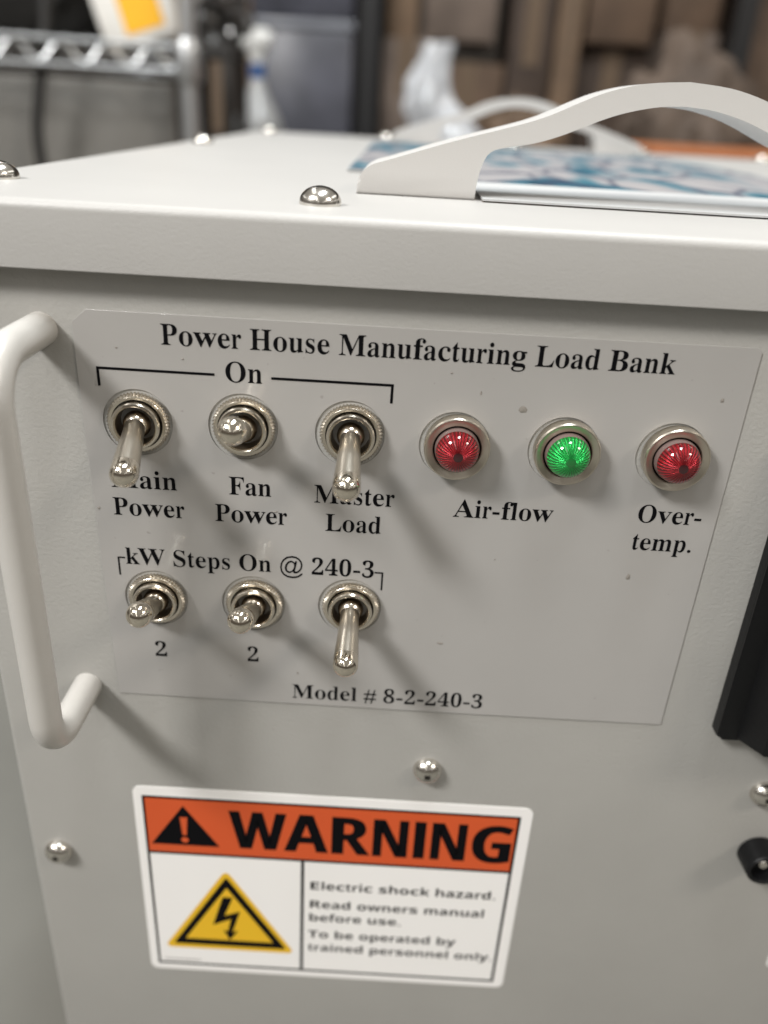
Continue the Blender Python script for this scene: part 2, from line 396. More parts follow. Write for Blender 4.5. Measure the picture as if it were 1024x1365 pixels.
# ------------------------------------------------------------------ lettering: outlines (1/1000 em), advance widths, triangles
SERIF = {
'#':(584,"196 617 155 422 1 422 1 353 141 353 105 183 1 183 1 114 91 114 50 -81 122 -81 163 114 357 114 316 -81 388 -81 429 114 584 114 584 183 443 183 479 353 584 353 584 422 493 422 534 617 462 617 421 422 227 422 268 617 213 353 407 353 371 183 177 183","1 27 0 1 26 27 25 23 24 25 22 23 3 1 2 3 26 1 3 25 26 3 22 25 3 21 22 3 20 21 4 20 3 5 28 4 28 20 4 5 31 28 29 20 28 30 19 29 19 20 29 30 18 19 7 5 6 7 31 5 7 30 31 7 18 30 7 17 18 7 16 17 8 16 7 9 11 8 11 16 8 9 10 11 12 16 11 13 15 12 15 16 12 13 14 15"),
'-':(323,"283 267 40 267 40 174 283 174","2 0 1 2 3 0"),
'.':(219,"109 111 86 106 67 93 54 74 49 51 54 28 67 9 86 -4 109 -9 132 -4 151 9 164 28 169 51 164 74 151 93 132 106","1 15 0 2 15 1 2 14 15 3 14 2 3 13 14 4 13 3 4 12 13 5 12 4 5 11 12 6 11 5 6 10 11 7 10 6 7 9 10 8 9 7"),
'0':(559,"280 -10 237 -7 198 2 164 16 135 36 110 61 89 91 71 126 58 165 47 208 40 255 35 305 34 359 35 413 40 463 47 509 58 552 71 591 89 625 110 654 135 679 164 699 199 713 237 721 281 724 322 721 360 713 393 699 422 679 446 654 468 625 486 590 500 552 511 508 519 462 523 412 525 358 523 304 519 254 511 208 500 165 486 126 468 91 446 61 421 36 392 16 359 1 321 -7 280 55 306 60 326 75 342 100 353 135 360 179 366 231 369 290 370 358 369 426 366 485 360 536 353 580 342 615 327 639 306 654 281 659 255 654 235 639 218 615 207 580 199 537 194 485 190 426 189 358 190 290 193 231 199 179 207 135 218 100 234 75 255 60","23 25 24 22 25 23 22 26 25 21 26 22 21 27 26 20 27 21 20 28 27 19 28 20 19 64 28 64 29 28 19 65 64 63 29 64 18 65 19 63 30 29 18 66 65 62 30 63 18 67 66 61 30 62 17 67 18 61 31 30 17 68 67 60 31 61 16 68 17 60 32 31 16 69 68 59 32 60 15 69 16 59 33 32 15 70 69 58 33 59 14 70 15 58 34 33 14 71 70 57 34 58 13 71 14 57 35 34 13 72 71 56 35 57 12 72 13 56 36 35 11 72 12 11 73 72 55 36 56 55 37 36 10 73 11 55 38 37 10 74 73 54 38 55 9 74 10 54 39 38 9 75 74 53 39 54 8 75 9 53 40 39 8 76 75 52 40 53 7 76 8 52 41 40 7 77 76 51 41 52 6 77 7 51 42 41 6 78 77 50 42 51 5 78 6 50 43 42 5 79 78 49 43 50 4 79 5 49 44 43 4 48 79 48 44 49 4 44 48 3 44 4 3 45 44 2 45 3 2 46 45 1 46 2 1 47 46 0 47 1"),
'2':(559,"35 0 35 103 183 254 212 285 238 313 260 340 278 365 293 389 306 412 316 435 324 457 330 480 334 503 336 528 337 553 336 580 332 602 325 621 316 637 305 648 291 656 276 661 259 663 235 660 216 652 200 639 188 620 179 595 172 565 168 530 167 490 140 491 115 496 94 503 75 513 59 526 48 543 41 564 39 589 41 607 45 624 53 640 64 656 77 671 94 684 114 695 137 706 163 714 192 719 224 723 259 724 312 721 358 713 397 699 430 680 455 655 473 627 484 594 488 558 487 541 485 524 481 507 476 490 468 473 459 456 447 437 434 418 418 398 400 376 379 352 355 328 328 301 299 271 266 239 230 205 130 110 363 110 378 111 392 115 404 120 416 128 426 138 435 150 441 163 446 179 454 210 513 210 508 0","49 51 50 48 51 49 48 52 51 47 52 48 46 52 47 46 53 52 45 53 46 45 54 53 44 54 45 43 54 44 43 55 54 42 22 43 22 55 43 42 23 22 21 55 22 20 55 21 42 24 23 19 55 20 41 24 42 19 56 55 41 25 24 18 56 19 40 25 41 40 26 25 17 56 18 17 57 56 39 26 40 16 57 17 39 27 26 38 27 39 15 57 16 38 28 27 15 58 57 37 28 38 14 58 15 37 29 28 36 29 37 14 59 58 13 59 14 35 29 36 13 60 59 35 30 29 12 60 13 34 30 35 12 61 60 33 30 34 12 62 61 11 62 12 32 30 33 31 30 32 11 63 62 10 63 11 10 64 63 9 64 10 9 65 64 9 66 65 8 66 9 8 67 66 7 67 8 7 68 67 6 68 7 6 69 68 5 69 6 5 70 69 4 70 5 4 71 70 3 71 4 3 72 71 2 72 3 2 73 72 1 73 2 1 74 73 84 86 85 84 87 86 1 75 74 83 87 84 82 87 83 81 87 82 80 87 81 79 87 80 78 87 79 77 87 78 76 87 77 1 76 75 1 87 76 0 87 1"),
'3':(559,"243 -10 207 -9 175 -6 146 0 121 7 98 16 79 27 63 38 51 52 41 65 34 80 29 95 28 110 30 128 34 144 42 157 54 168 67 177 81 183 97 187 113 188 115 158 122 132 132 110 147 92 165 78 186 68 210 62 236 60 252 61 268 63 283 67 297 73 310 81 322 91 333 103 342 118 349 136 355 156 358 180 359 207 356 234 349 259 337 281 319 301 297 317 270 329 239 336 204 338 142 338 142 400 208 400 238 403 264 410 286 423 304 441 318 462 327 487 333 516 335 547 334 573 330 595 323 615 314 632 302 646 288 655 271 661 252 663 235 662 220 657 208 650 198 641 189 628 182 615 177 599 173 583 170 565 168 546 166 527 166 508 137 509 111 513 89 520 70 530 55 542 44 557 38 576 36 597 40 623 50 646 68 668 92 687 123 703 161 715 206 722 257 724 308 721 353 713 392 700 426 682 453 658 473 630 484 598 488 561 485 529 477 499 463 473 444 449 421 427 395 409 366 393 335 381 355 377 375 371 396 363 416 355 436 344 454 331 470 316 485 300 497 280 506 258 511 234 513 206 512 177 507 150 500 125 491 104 478 84 464 66 448 51 430 37 410 25 389 15 366 7 343 1 319 -4 294 -7 269 -9","94 96 95 93 96 94 93 97 96 92 97 93 92 98 97 91 98 92 91 99 98 90 99 91 90 67 99 67 100 99 89 68 90 68 67 90 66 100 67 89 69 68 65 100 66 65 101 100 89 70 69 64 101 65 89 71 70 88 71 89 63 101 64 88 72 71 62 101 63 62 102 101 88 73 72 87 73 88 61 102 62 87 74 73 87 75 74 61 103 102 86 75 87 60 103 61 86 76 75 85 76 86 59 103 60 85 77 76 59 104 103 84 77 85 58 104 59 84 78 77 83 78 84 82 78 83 58 105 104 82 79 78 81 79 82 57 105 58 80 79 81 57 106 105 56 106 57 56 107 106 55 107 56 55 108 107 54 108 55 54 109 108 53 109 54 52 109 53 52 110 109 51 110 52 49 51 50 49 110 51 49 111 110 49 112 111 49 113 112 49 114 113 49 115 114 49 116 115 49 48 116 48 117 116 47 117 48 46 117 47 46 118 117 45 118 46 44 118 45 44 119 118 43 119 44 43 120 119 42 120 43 42 121 120 41 121 42 41 122 121 40 122 41 40 123 122 39 123 40 39 124 123 19 21 20 18 21 19 17 21 18 38 124 39 16 21 17 38 125 124 15 21 16 15 22 21 14 22 15 37 125 38 37 126 125 13 22 14 36 126 37 13 23 22 12 23 13 36 127 126 35 127 36 12 24 23 11 24 12 35 128 127 34 128 35 10 24 11 10 25 24 33 128 34 33 129 128 32 129 33 9 25 10 9 26 25 31 129 32 9 27 26 30 129 31 30 130 129 8 27 9 29 130 30 8 28 27 28 130 29 8 130 28 7 130 8 7 131 130 6 131 7 6 132 131 5 132 6 5 133 132 4 133 5 4 134 133 4 135 134 3 135 4 3 136 135 2 136 3 2 137 136 1 137 2 1 138 137 0 138 1"),
'4':(559,"180 0 180 53 208 53 224 54 240 56 253 60 266 66 277 74 284 87 289 104 290 125 290 186 13 186 13 247 297 714 436 714 436 252 540 252 540 186 436 186 436 125 438 104 442 87 450 74 460 66 473 60 487 56 502 54 518 53 531 53 531 0 83 252 290 252 290 427 290 449 290 473 291 497 292 522 292 547 294 572 295 596 297 619 294 613 291 605 286 597 282 587 276 577 271 566 265 556 259 545 252 533 246 523 241 513 235 503 230 494 225 487 221 480 218 475","13 41 14 41 15 14 41 16 15 13 42 41 40 16 41 13 43 42 13 44 43 13 45 44 39 16 40 13 46 45 13 47 46 38 16 39 13 48 47 13 49 48 37 16 38 13 50 49 13 51 50 13 52 51 36 16 37 13 53 52 13 54 53 35 16 36 13 55 54 13 56 55 13 57 56 13 31 57 34 16 35 33 16 34 32 16 33 13 32 31 13 16 32 13 17 16 13 18 17 12 18 13 11 18 12 10 19 11 19 18 11 10 20 19 9 20 10 9 21 20 8 21 9 8 22 21 7 22 8 7 23 22 6 23 7 6 24 23 5 24 6 5 25 24 4 25 5 4 26 25 3 26 4 3 27 26 2 27 3 2 28 27 0 2 1 0 28 2 0 29 28 0 30 29"),
'8':(559,"273 -10 233 -8 197 -4 165 5 136 16 111 30 89 46 71 65 56 86 45 108 37 131 32 156 30 182 33 213 40 241 53 266 71 288 92 307 117 326 146 344 177 361 149 379 124 398 103 419 85 440 71 463 61 488 55 514 53 542 54 565 59 588 65 609 75 631 88 650 104 668 124 684 148 698 176 709 208 718 244 722 285 724 335 721 378 712 414 696 445 675 468 648 485 618 495 585 498 549 496 521 489 495 477 473 462 454 442 437 419 420 392 403 363 387 405 365 440 343 469 320 491 297 508 273 520 247 527 219 529 189 525 145 512 105 491 71 462 43 424 20 381 3 330 -7 302 421 319 432 334 444 346 458 356 472 363 488 368 507 371 528 372 551 371 565 369 579 366 593 362 606 356 618 349 630 340 640 331 649 320 656 307 662 294 665 279 666 260 664 243 658 228 648 216 634 206 617 200 598 195 577 194 554 196 529 201 508 210 489 222 474 238 460 256 446 278 433 278 47 302 49 324 56 343 67 360 82 373 101 382 122 388 146 390 172 388 195 381 217 371 236 356 254 336 270 310 287 280 304 244 321 228 309 213 296 199 281 188 265 178 247 171 226 166 203 165 178 167 150 173 125 182 103 196 84 213 68 232 56 254 49","39 41 40 38 41 39 38 42 41 37 42 38 37 43 42 36 43 37 35 43 36 35 44 43 34 44 35 34 92 44 92 91 44 91 45 44 33 92 34 33 93 92 90 45 91 33 94 93 89 45 90 33 95 94 88 45 89 32 95 33 87 45 88 87 46 45 32 96 95 86 46 87 32 97 96 31 97 32 85 46 86 84 46 85 84 47 46 31 98 97 30 98 31 83 47 84 30 99 98 82 47 83 29 99 30 82 48 47 81 48 82 29 100 99 80 48 81 28 100 29 28 101 100 79 48 80 79 49 48 27 101 28 27 102 101 78 49 79 78 50 49 26 102 27 26 103 102 77 50 78 77 51 50 26 104 103 76 51 77 25 104 26 25 105 104 76 52 51 75 52 76 24 105 25 24 106 105 74 52 75 74 53 52 24 107 106 73 53 74 23 107 24 73 54 53 23 72 107 72 54 73 23 54 72 23 55 54 22 55 23 22 56 55 21 56 22 21 57 56 20 57 21 20 58 57 19 58 20 18 58 19 18 59 58 17 124 18 124 59 18 17 125 124 123 59 124 123 60 59 17 126 125 16 126 17 122 60 123 122 61 60 16 127 126 15 127 16 121 61 122 15 128 127 121 62 61 120 62 121 14 128 15 14 129 128 119 62 120 14 130 129 119 63 62 13 130 14 118 63 119 13 131 130 118 64 63 117 64 118 12 131 13 12 132 131 116 64 117 116 65 64 11 132 12 11 133 132 115 65 116 10 133 11 10 134 133 114 65 115 114 66 65 9 134 10 9 135 134 113 66 114 8 135 9 113 67 66 8 136 135 112 67 113 7 136 8 7 137 136 111 67 112 111 68 67 7 138 137 110 68 111 6 138 7 6 139 138 109 68 110 6 108 139 108 68 109 6 68 108 5 68 6 5 69 68 4 69 5 4 70 69 3 70 4 2 70 3 2 71 70 1 71 2 1 0 71"),
'@':(1010,"891 9 836 -49 761 -96 665 -127 549 -138 370 -113 238 -39 155 78 127 237 158 405 242 538 371 626 533 658 672 635 783 570 857 472 883 349 859 230 805 146 742 95 696 78 677 82 666 95 661 113 664 138 746 515 658 515 641 439 612 478 577 506 537 523 494 529 400 503 319 433 262 334 240 220 253 131 291 62 348 16 419 -1 457 4 495 20 532 46 567 80 573 44 592 18 622 3 664 -2 772 28 866 106 931 218 956 348 925 501 838 621 705 701 537 729 313 681 164 558 80 396 54 229 88 45 186 -93 341 -180 548 -210 689 -196 808 -154 905 -86 981 9 331 213 345 304 383 382 437 437 500 458 547 448 582 420 605 375 613 316 598 226 559 147 503 92 439 71 395 81 361 110 339 155","56 54 55 56 12 54 12 53 54 57 11 56 11 12 56 13 53 12 14 53 13 57 10 11 14 52 53 15 52 14 58 10 57 58 9 10 32 30 31 32 29 30 27 25 26 27 24 25 32 28 29 33 28 32 15 51 52 33 72 28 72 27 28 16 51 15 33 71 72 73 27 72 74 27 73 74 75 27 75 24 27 33 70 71 34 70 33 58 8 9 59 8 58 34 69 70 76 24 75 17 51 16 17 50 51 35 69 34 77 24 76 35 68 69 59 7 8 18 50 17 60 7 59 78 24 77 36 68 35 18 49 50 36 83 68 36 82 83 79 24 78 19 49 18 79 23 24 37 82 36 79 22 23 37 81 82 19 48 49 20 48 19 79 21 22 80 43 79 43 21 79 43 20 21 37 80 81 80 42 43 44 20 43 60 6 7 44 48 20 37 42 80 38 42 37 38 41 42 61 6 60 45 48 44 45 47 48 38 40 41 46 47 45 39 40 38 1 67 0 1 66 67 61 5 6 2 66 1 2 65 66 62 5 61 3 65 2 62 4 5 4 65 3 62 65 4 62 64 65 63 64 62"),
'A':(650,"-13 0 -13 27 1 28 14 32 25 37 35 45 45 56 54 71 64 89 73 111 307 694 334 693 572 129 583 104 594 83 603 65 612 51 621 41 632 33 645 29 660 27 660 0 341 0 341 27 376 30 402 37 417 50 422 68 421 77 418 88 413 103 406 121 376 197 154 197 117 105 116 101 114 97 113 93 113 88 112 83 111 78 111 75 111 72 116 52 129 38 152 30 184 27 190 27 190 0 169 239 360 239 263 475","9 11 10 9 51 11 51 12 11 9 49 51 50 12 51 9 33 49 33 50 49 33 32 50 32 12 50 9 34 33 31 12 32 31 13 12 30 13 31 8 34 9 8 35 34 30 14 13 29 14 30 8 36 35 8 37 36 8 38 37 7 38 8 28 14 29 7 39 38 7 40 39 28 15 14 7 41 40 27 15 28 7 42 41 7 43 42 6 43 7 26 15 27 26 16 15 5 43 6 5 44 43 26 17 16 25 17 26 4 44 5 25 18 17 4 45 44 24 18 25 3 45 4 24 19 18 2 45 3 2 46 45 23 19 24 23 20 19 1 46 2 0 46 1 0 47 46 0 48 47 22 20 23 22 21 20"),
'B':(659,"24 0 24 26 47 28 67 33 82 39 93 48 101 60 107 76 110 97 111 122 111 549 111 569 109 587 107 602 103 614 98 624 92 633 85 639 76 645 66 648 53 651 39 652 23 653 23 678 328 678 443 668 525 639 574 590 590 522 580 466 549 422 498 389 427 368 513 343 574 307 611 257 623 196 619 152 605 113 583 80 553 52 514 29 468 13 414 3 354 0 271 375 280 375 317 377 348 383 373 392 392 406 406 424 416 448 422 478 424 514 423 546 418 573 411 596 401 614 387 628 370 638 348 644 322 646 307 645 294 643 285 638 280 633 276 624 273 613 272 599 271 582 330 36 360 38 385 45 406 57 422 73 433 94 441 121 446 153 448 191 446 230 439 262 428 288 413 309 392 324 365 335 333 342 294 344 271 344 271 97 272 81 274 68 278 58 284 50 291 44 301 39 314 37","22 24 23 22 25 24 22 62 25 62 26 25 21 62 22 20 62 21 19 62 20 18 62 19 18 63 62 61 26 62 18 64 63 17 64 18 60 26 61 17 65 64 16 65 17 60 27 26 16 66 65 59 27 60 15 66 16 15 67 66 58 27 59 15 68 67 14 68 15 13 68 14 57 27 58 13 69 68 12 69 13 12 70 69 56 27 57 56 28 27 11 70 12 11 45 70 55 28 56 10 45 11 9 45 10 54 28 55 54 29 28 53 29 54 52 29 53 52 30 29 51 30 52 50 30 51 50 31 30 49 31 50 48 31 49 48 32 31 47 32 48 46 32 47 9 46 45 9 88 46 88 32 46 88 87 32 87 33 32 9 89 88 86 33 87 86 34 33 85 34 86 84 34 85 83 34 84 82 34 83 82 35 34 81 35 82 80 35 81 80 36 35 79 36 80 79 37 36 78 37 79 77 37 78 77 38 37 8 89 9 76 38 77 76 39 38 7 89 8 7 90 89 75 39 76 7 91 90 75 40 39 6 91 7 74 40 75 6 92 91 5 92 6 5 93 92 73 40 74 73 41 40 5 94 93 4 94 5 72 41 73 4 95 94 4 96 95 3 96 4 71 41 72 3 71 96 3 41 71 2 41 3 2 42 41 1 42 2 0 42 1 0 43 42 0 44 43"),
'F':(602,"23 0 23 26 47 29 67 34 82 41 93 50 101 62 107 79 110 100 111 125 111 558 110 583 106 603 100 619 92 630 80 638 64 645 45 650 21 653 21 678 586 678 586 476 562 476 556 505 549 532 540 554 529 574 516 591 501 605 482 617 462 626 437 633 409 638 378 641 342 642 328 642 316 641 306 641 298 640 290 638 285 635 280 632 277 627 274 621 272 614 271 604 271 593 271 368 283 368 314 370 341 377 363 387 381 403 396 423 408 448 417 479 423 516 450 516 450 176 424 176 418 217 409 251 397 278 382 299 364 314 341 324 313 331 281 333 271 333 271 120 272 103 273 88 276 75 280 64 285 54 292 46 301 40 312 35 325 31 342 29 360 27 382 26 382 0","18 20 19 18 33 20 33 32 20 32 31 20 31 30 20 30 29 20 29 28 20 28 27 20 27 26 20 26 21 20 17 34 18 34 33 18 16 34 17 15 35 16 35 34 16 15 36 35 15 37 36 15 38 37 15 39 38 14 39 15 14 40 39 14 41 40 14 42 41 13 42 14 13 43 42 13 44 43 12 44 13 12 45 44 12 46 45 11 46 12 11 47 46 10 47 11 25 21 26 9 47 10 24 21 25 23 21 24 55 57 56 55 58 57 22 21 23 54 58 55 53 58 54 52 58 53 51 58 52 50 62 51 62 58 51 49 63 50 63 62 50 48 64 49 64 63 49 9 48 47 9 68 48 68 67 48 67 66 48 66 65 48 65 64 48 9 69 68 61 58 62 60 58 61 59 58 60 8 69 9 8 70 69 8 71 70 7 71 8 7 72 71 6 72 7 6 73 72 6 74 73 5 74 6 5 75 74 4 75 5 4 76 75 3 76 4 3 77 76 3 78 77 2 78 3 2 79 78 1 79 2 1 80 79 1 81 80 0 81 1 0 82 81"),
'H':(779,"23 0 23 26 47 28 67 32 82 39 93 47 101 59 107 75 110 95 111 120 111 564 110 586 106 605 101 620 93 631 81 640 66 646 47 651 24 653 24 678 360 678 360 653 343 651 328 649 315 646 304 643 295 639 288 633 282 626 278 618 275 608 273 595 271 581 271 564 271 373 509 373 509 564 509 581 507 595 505 608 502 618 498 626 493 633 486 639 477 643 466 646 453 649 438 651 420 653 420 678 755 678 755 653 731 650 712 646 697 639 686 632 679 621 673 606 670 587 669 564 669 120 670 97 673 77 679 61 687 49 697 40 712 33 732 28 755 26 755 0 420 0 420 26 444 28 463 32 479 38 490 46 498 57 504 73 508 94 509 120 509 329 271 329 271 120 272 95 275 75 281 59 289 47 300 39 316 32 336 28 360 26 360 0","18 20 19 18 21 20 48 50 49 48 51 50 17 21 18 17 22 21 47 51 48 47 52 51 17 23 22 46 52 47 16 23 17 46 53 52 16 24 23 45 53 46 16 25 24 44 53 45 15 25 16 44 54 53 15 26 25 43 54 44 14 26 15 43 55 54 14 27 26 42 55 43 14 28 27 41 55 42 41 56 55 13 28 14 13 29 28 40 56 41 40 57 56 12 29 13 12 30 29 39 57 40 12 31 30 38 57 39 38 58 57 11 31 12 11 32 31 37 58 38 37 59 58 10 32 11 10 33 32 36 59 37 9 33 10 9 34 33 35 59 36 35 60 59 9 81 34 81 35 34 81 80 35 80 60 35 9 82 81 79 60 80 8 82 9 8 83 82 78 60 79 78 61 60 78 62 61 7 83 8 7 84 83 77 62 78 77 63 62 6 84 7 6 85 84 76 63 77 76 64 63 5 85 6 5 86 85 75 64 76 75 65 64 4 86 5 4 87 86 74 65 75 74 66 65 3 87 4 3 88 87 73 66 74 73 67 66 2 88 3 2 89 88 72 67 73 72 68 67 1 89 2 1 90 89 71 68 72 0 90 1 0 91 90 70 68 71 70 69 68"),
'L':(635,"23 0 23 26 47 28 67 32 82 39 93 47 101 59 107 75 110 95 111 120 111 564 110 587 106 606 101 621 93 633 81 641 66 647 47 651 24 653 24 678 372 678 372 653 353 653 337 651 322 649 310 646 300 642 291 636 285 629 280 620 276 609 273 596 272 581 271 564 271 123 271 107 272 92 274 80 276 70 279 62 284 55 290 50 298 47 307 44 318 42 332 41 348 41 383 42 414 46 443 51 469 59 492 69 513 83 533 99 551 119 567 141 582 167 596 197 609 230 636 230 598 0","18 20 19 18 21 20 17 21 18 17 22 21 17 23 22 17 24 23 16 24 17 16 25 24 15 25 16 15 26 25 15 27 26 14 27 15 14 28 27 13 28 14 13 29 28 12 29 13 12 30 29 12 31 30 11 31 12 11 32 31 10 32 11 10 33 32 9 33 10 9 34 33 57 59 58 57 60 59 56 60 57 55 60 56 54 60 55 9 35 34 8 35 9 53 60 54 8 36 35 52 60 53 7 36 8 7 37 36 51 60 52 7 38 37 6 38 7 6 39 38 50 60 51 6 40 39 49 60 50 5 40 6 5 41 40 48 60 49 5 42 41 4 42 5 4 43 42 47 60 48 4 44 43 4 45 44 46 60 47 4 46 45 4 60 46 3 60 4 2 60 3 1 60 2 0 60 1"),
'M':(944,"21 0 21 26 44 28 64 32 79 39 92 47 100 59 107 74 111 94 112 118 112 569 112 585 110 598 108 610 105 619 101 627 95 634 87 639 79 644 68 647 55 650 39 652 22 653 22 678 275 678 472 212 669 678 919 678 919 653 897 650 878 645 864 639 853 630 844 619 839 604 835 585 834 563 834 127 834 107 836 90 838 76 841 64 845 54 851 46 858 39 866 35 876 31 888 29 902 27 918 26 918 0 589 0 589 26 606 28 621 30 633 33 644 37 653 42 660 48 666 56 670 66 673 77 675 90 677 106 677 124 677 594 429 0 402 0 157 579 157 119 158 93 162 72 169 55 178 44 191 36 207 31 228 27 252 26 252 0","22 24 23 22 21 24 21 20 24 20 19 24 19 18 24 18 17 24 17 16 24 16 68 24 68 25 24 25 65 26 65 27 26 65 29 27 29 28 27 65 30 29 65 31 30 65 32 31 15 68 16 65 33 32 14 68 15 13 68 14 65 34 33 12 68 13 65 35 34 11 68 12 25 66 65 64 35 65 64 36 35 10 68 11 10 69 68 67 25 68 9 69 10 64 37 36 67 66 25 64 38 37 63 38 64 9 70 69 8 70 9 63 39 38 62 39 63 7 70 8 7 71 70 61 39 62 61 40 39 60 40 61 60 41 40 6 71 7 6 72 71 59 41 60 59 42 41 5 72 6 58 42 59 5 73 72 58 43 42 57 43 58 4 73 5 57 44 43 4 74 73 56 44 57 56 45 44 3 74 4 55 45 56 3 75 74 55 46 45 54 46 55 2 75 3 54 47 46 2 76 75 53 47 54 53 48 47 1 76 2 52 48 53 1 77 76 52 49 48 0 77 1 0 78 77 51 49 52 51 50 49"),
'O':(782,"388 -16 352 -14 317 -9 283 -1 251 11 220 26 192 43 165 63 141 86 118 111 98 138 81 168 67 199 56 232 48 267 43 302 41 339 43 376 48 411 56 446 67 479 81 510 98 539 118 566 141 592 166 614 193 635 222 652 254 667 287 679 321 687 357 692 395 694 431 692 466 687 500 679 532 668 563 653 591 636 618 616 642 594 664 569 684 542 701 512 716 481 727 448 735 413 740 377 742 339 740 302 735 266 727 232 716 199 701 168 684 138 664 111 641 86 616 63 589 43 560 26 529 11 496 -1 461 -9 425 -14 394 18 469 38 522 98 554 199 565 339 562 413 553 478 538 533 518 579 492 614 461 640 426 655 387 660 312 640 259 580 227 479 216 339 219 265 228 201 243 146 264 100 290 64 321 38 355 23","31 33 32 31 34 33 30 34 31 30 35 34 29 35 30 29 36 35 28 36 29 28 37 36 27 76 28 76 37 28 27 77 76 75 37 76 74 37 75 74 38 37 26 77 27 26 78 77 73 38 74 73 39 38 25 78 26 73 40 39 24 78 25 72 40 73 72 41 40 23 78 24 23 79 78 71 41 72 71 42 41 22 79 23 71 43 42 21 79 22 70 43 71 70 44 43 20 79 21 70 45 44 20 80 79 19 80 20 69 45 70 69 46 45 18 80 19 68 46 69 68 47 46 17 80 18 68 48 47 16 80 17 15 80 16 15 81 80 67 48 68 67 49 48 14 81 15 67 50 49 13 81 14 67 51 50 13 82 81 12 82 13 67 52 51 12 83 82 11 83 12 67 53 52 66 53 67 66 54 53 10 83 11 10 84 83 66 55 54 9 84 10 66 56 55 8 84 9 8 85 84 65 56 66 7 85 8 65 57 56 7 86 85 6 86 7 65 58 57 65 59 58 5 86 6 5 87 86 64 59 65 64 60 59 4 87 5 4 64 87 4 60 64 3 60 4 3 61 60 2 61 3 2 62 61 2 63 62 1 63 2 1 0 63"),
'P':(622,"23 0 23 26 47 28 67 32 82 39 93 47 101 59 107 75 110 95 111 120 111 564 110 586 106 605 101 620 93 631 81 640 66 646 47 651 24 653 24 678 318 678 377 677 428 672 468 665 500 655 524 643 546 628 564 611 580 592 593 571 602 547 607 521 609 494 605 454 593 417 574 385 546 358 511 335 468 319 418 309 360 306 271 306 271 120 272 95 275 75 281 59 289 47 300 39 316 32 336 28 360 26 360 0 271 342 300 342 334 344 363 351 387 361 405 376 418 396 427 422 433 453 435 490 433 526 429 558 421 584 410 605 394 621 375 633 351 640 322 642 308 641 297 639 288 636 282 631 277 625 274 616 272 606 271 593","18 20 19 18 21 20 18 22 21 18 23 22 18 24 23 18 25 24 17 25 18 16 25 17 15 69 16 69 25 16 69 26 25 15 70 69 68 26 69 15 71 70 67 26 68 14 71 15 14 72 71 14 73 72 66 26 67 13 73 14 13 74 73 66 27 26 13 75 74 65 27 66 12 75 13 12 76 75 65 28 27 12 77 76 64 28 65 11 77 12 11 52 77 64 29 28 10 52 11 63 29 64 63 30 29 9 52 10 62 30 63 62 31 30 61 31 62 61 32 31 61 33 32 60 33 61 60 34 33 59 34 60 58 34 59 58 35 34 57 35 58 57 36 35 56 36 57 55 36 56 55 37 36 54 37 55 53 37 54 9 53 52 9 41 53 41 37 53 41 38 37 41 39 38 41 40 39 9 42 41 8 42 9 8 43 42 7 43 8 7 44 43 6 44 7 6 45 44 5 45 6 5 46 45 4 46 5 4 47 46 3 47 4 3 48 47 2 48 3 2 49 48 1 49 2 1 50 49 0 50 1 0 51 50"),
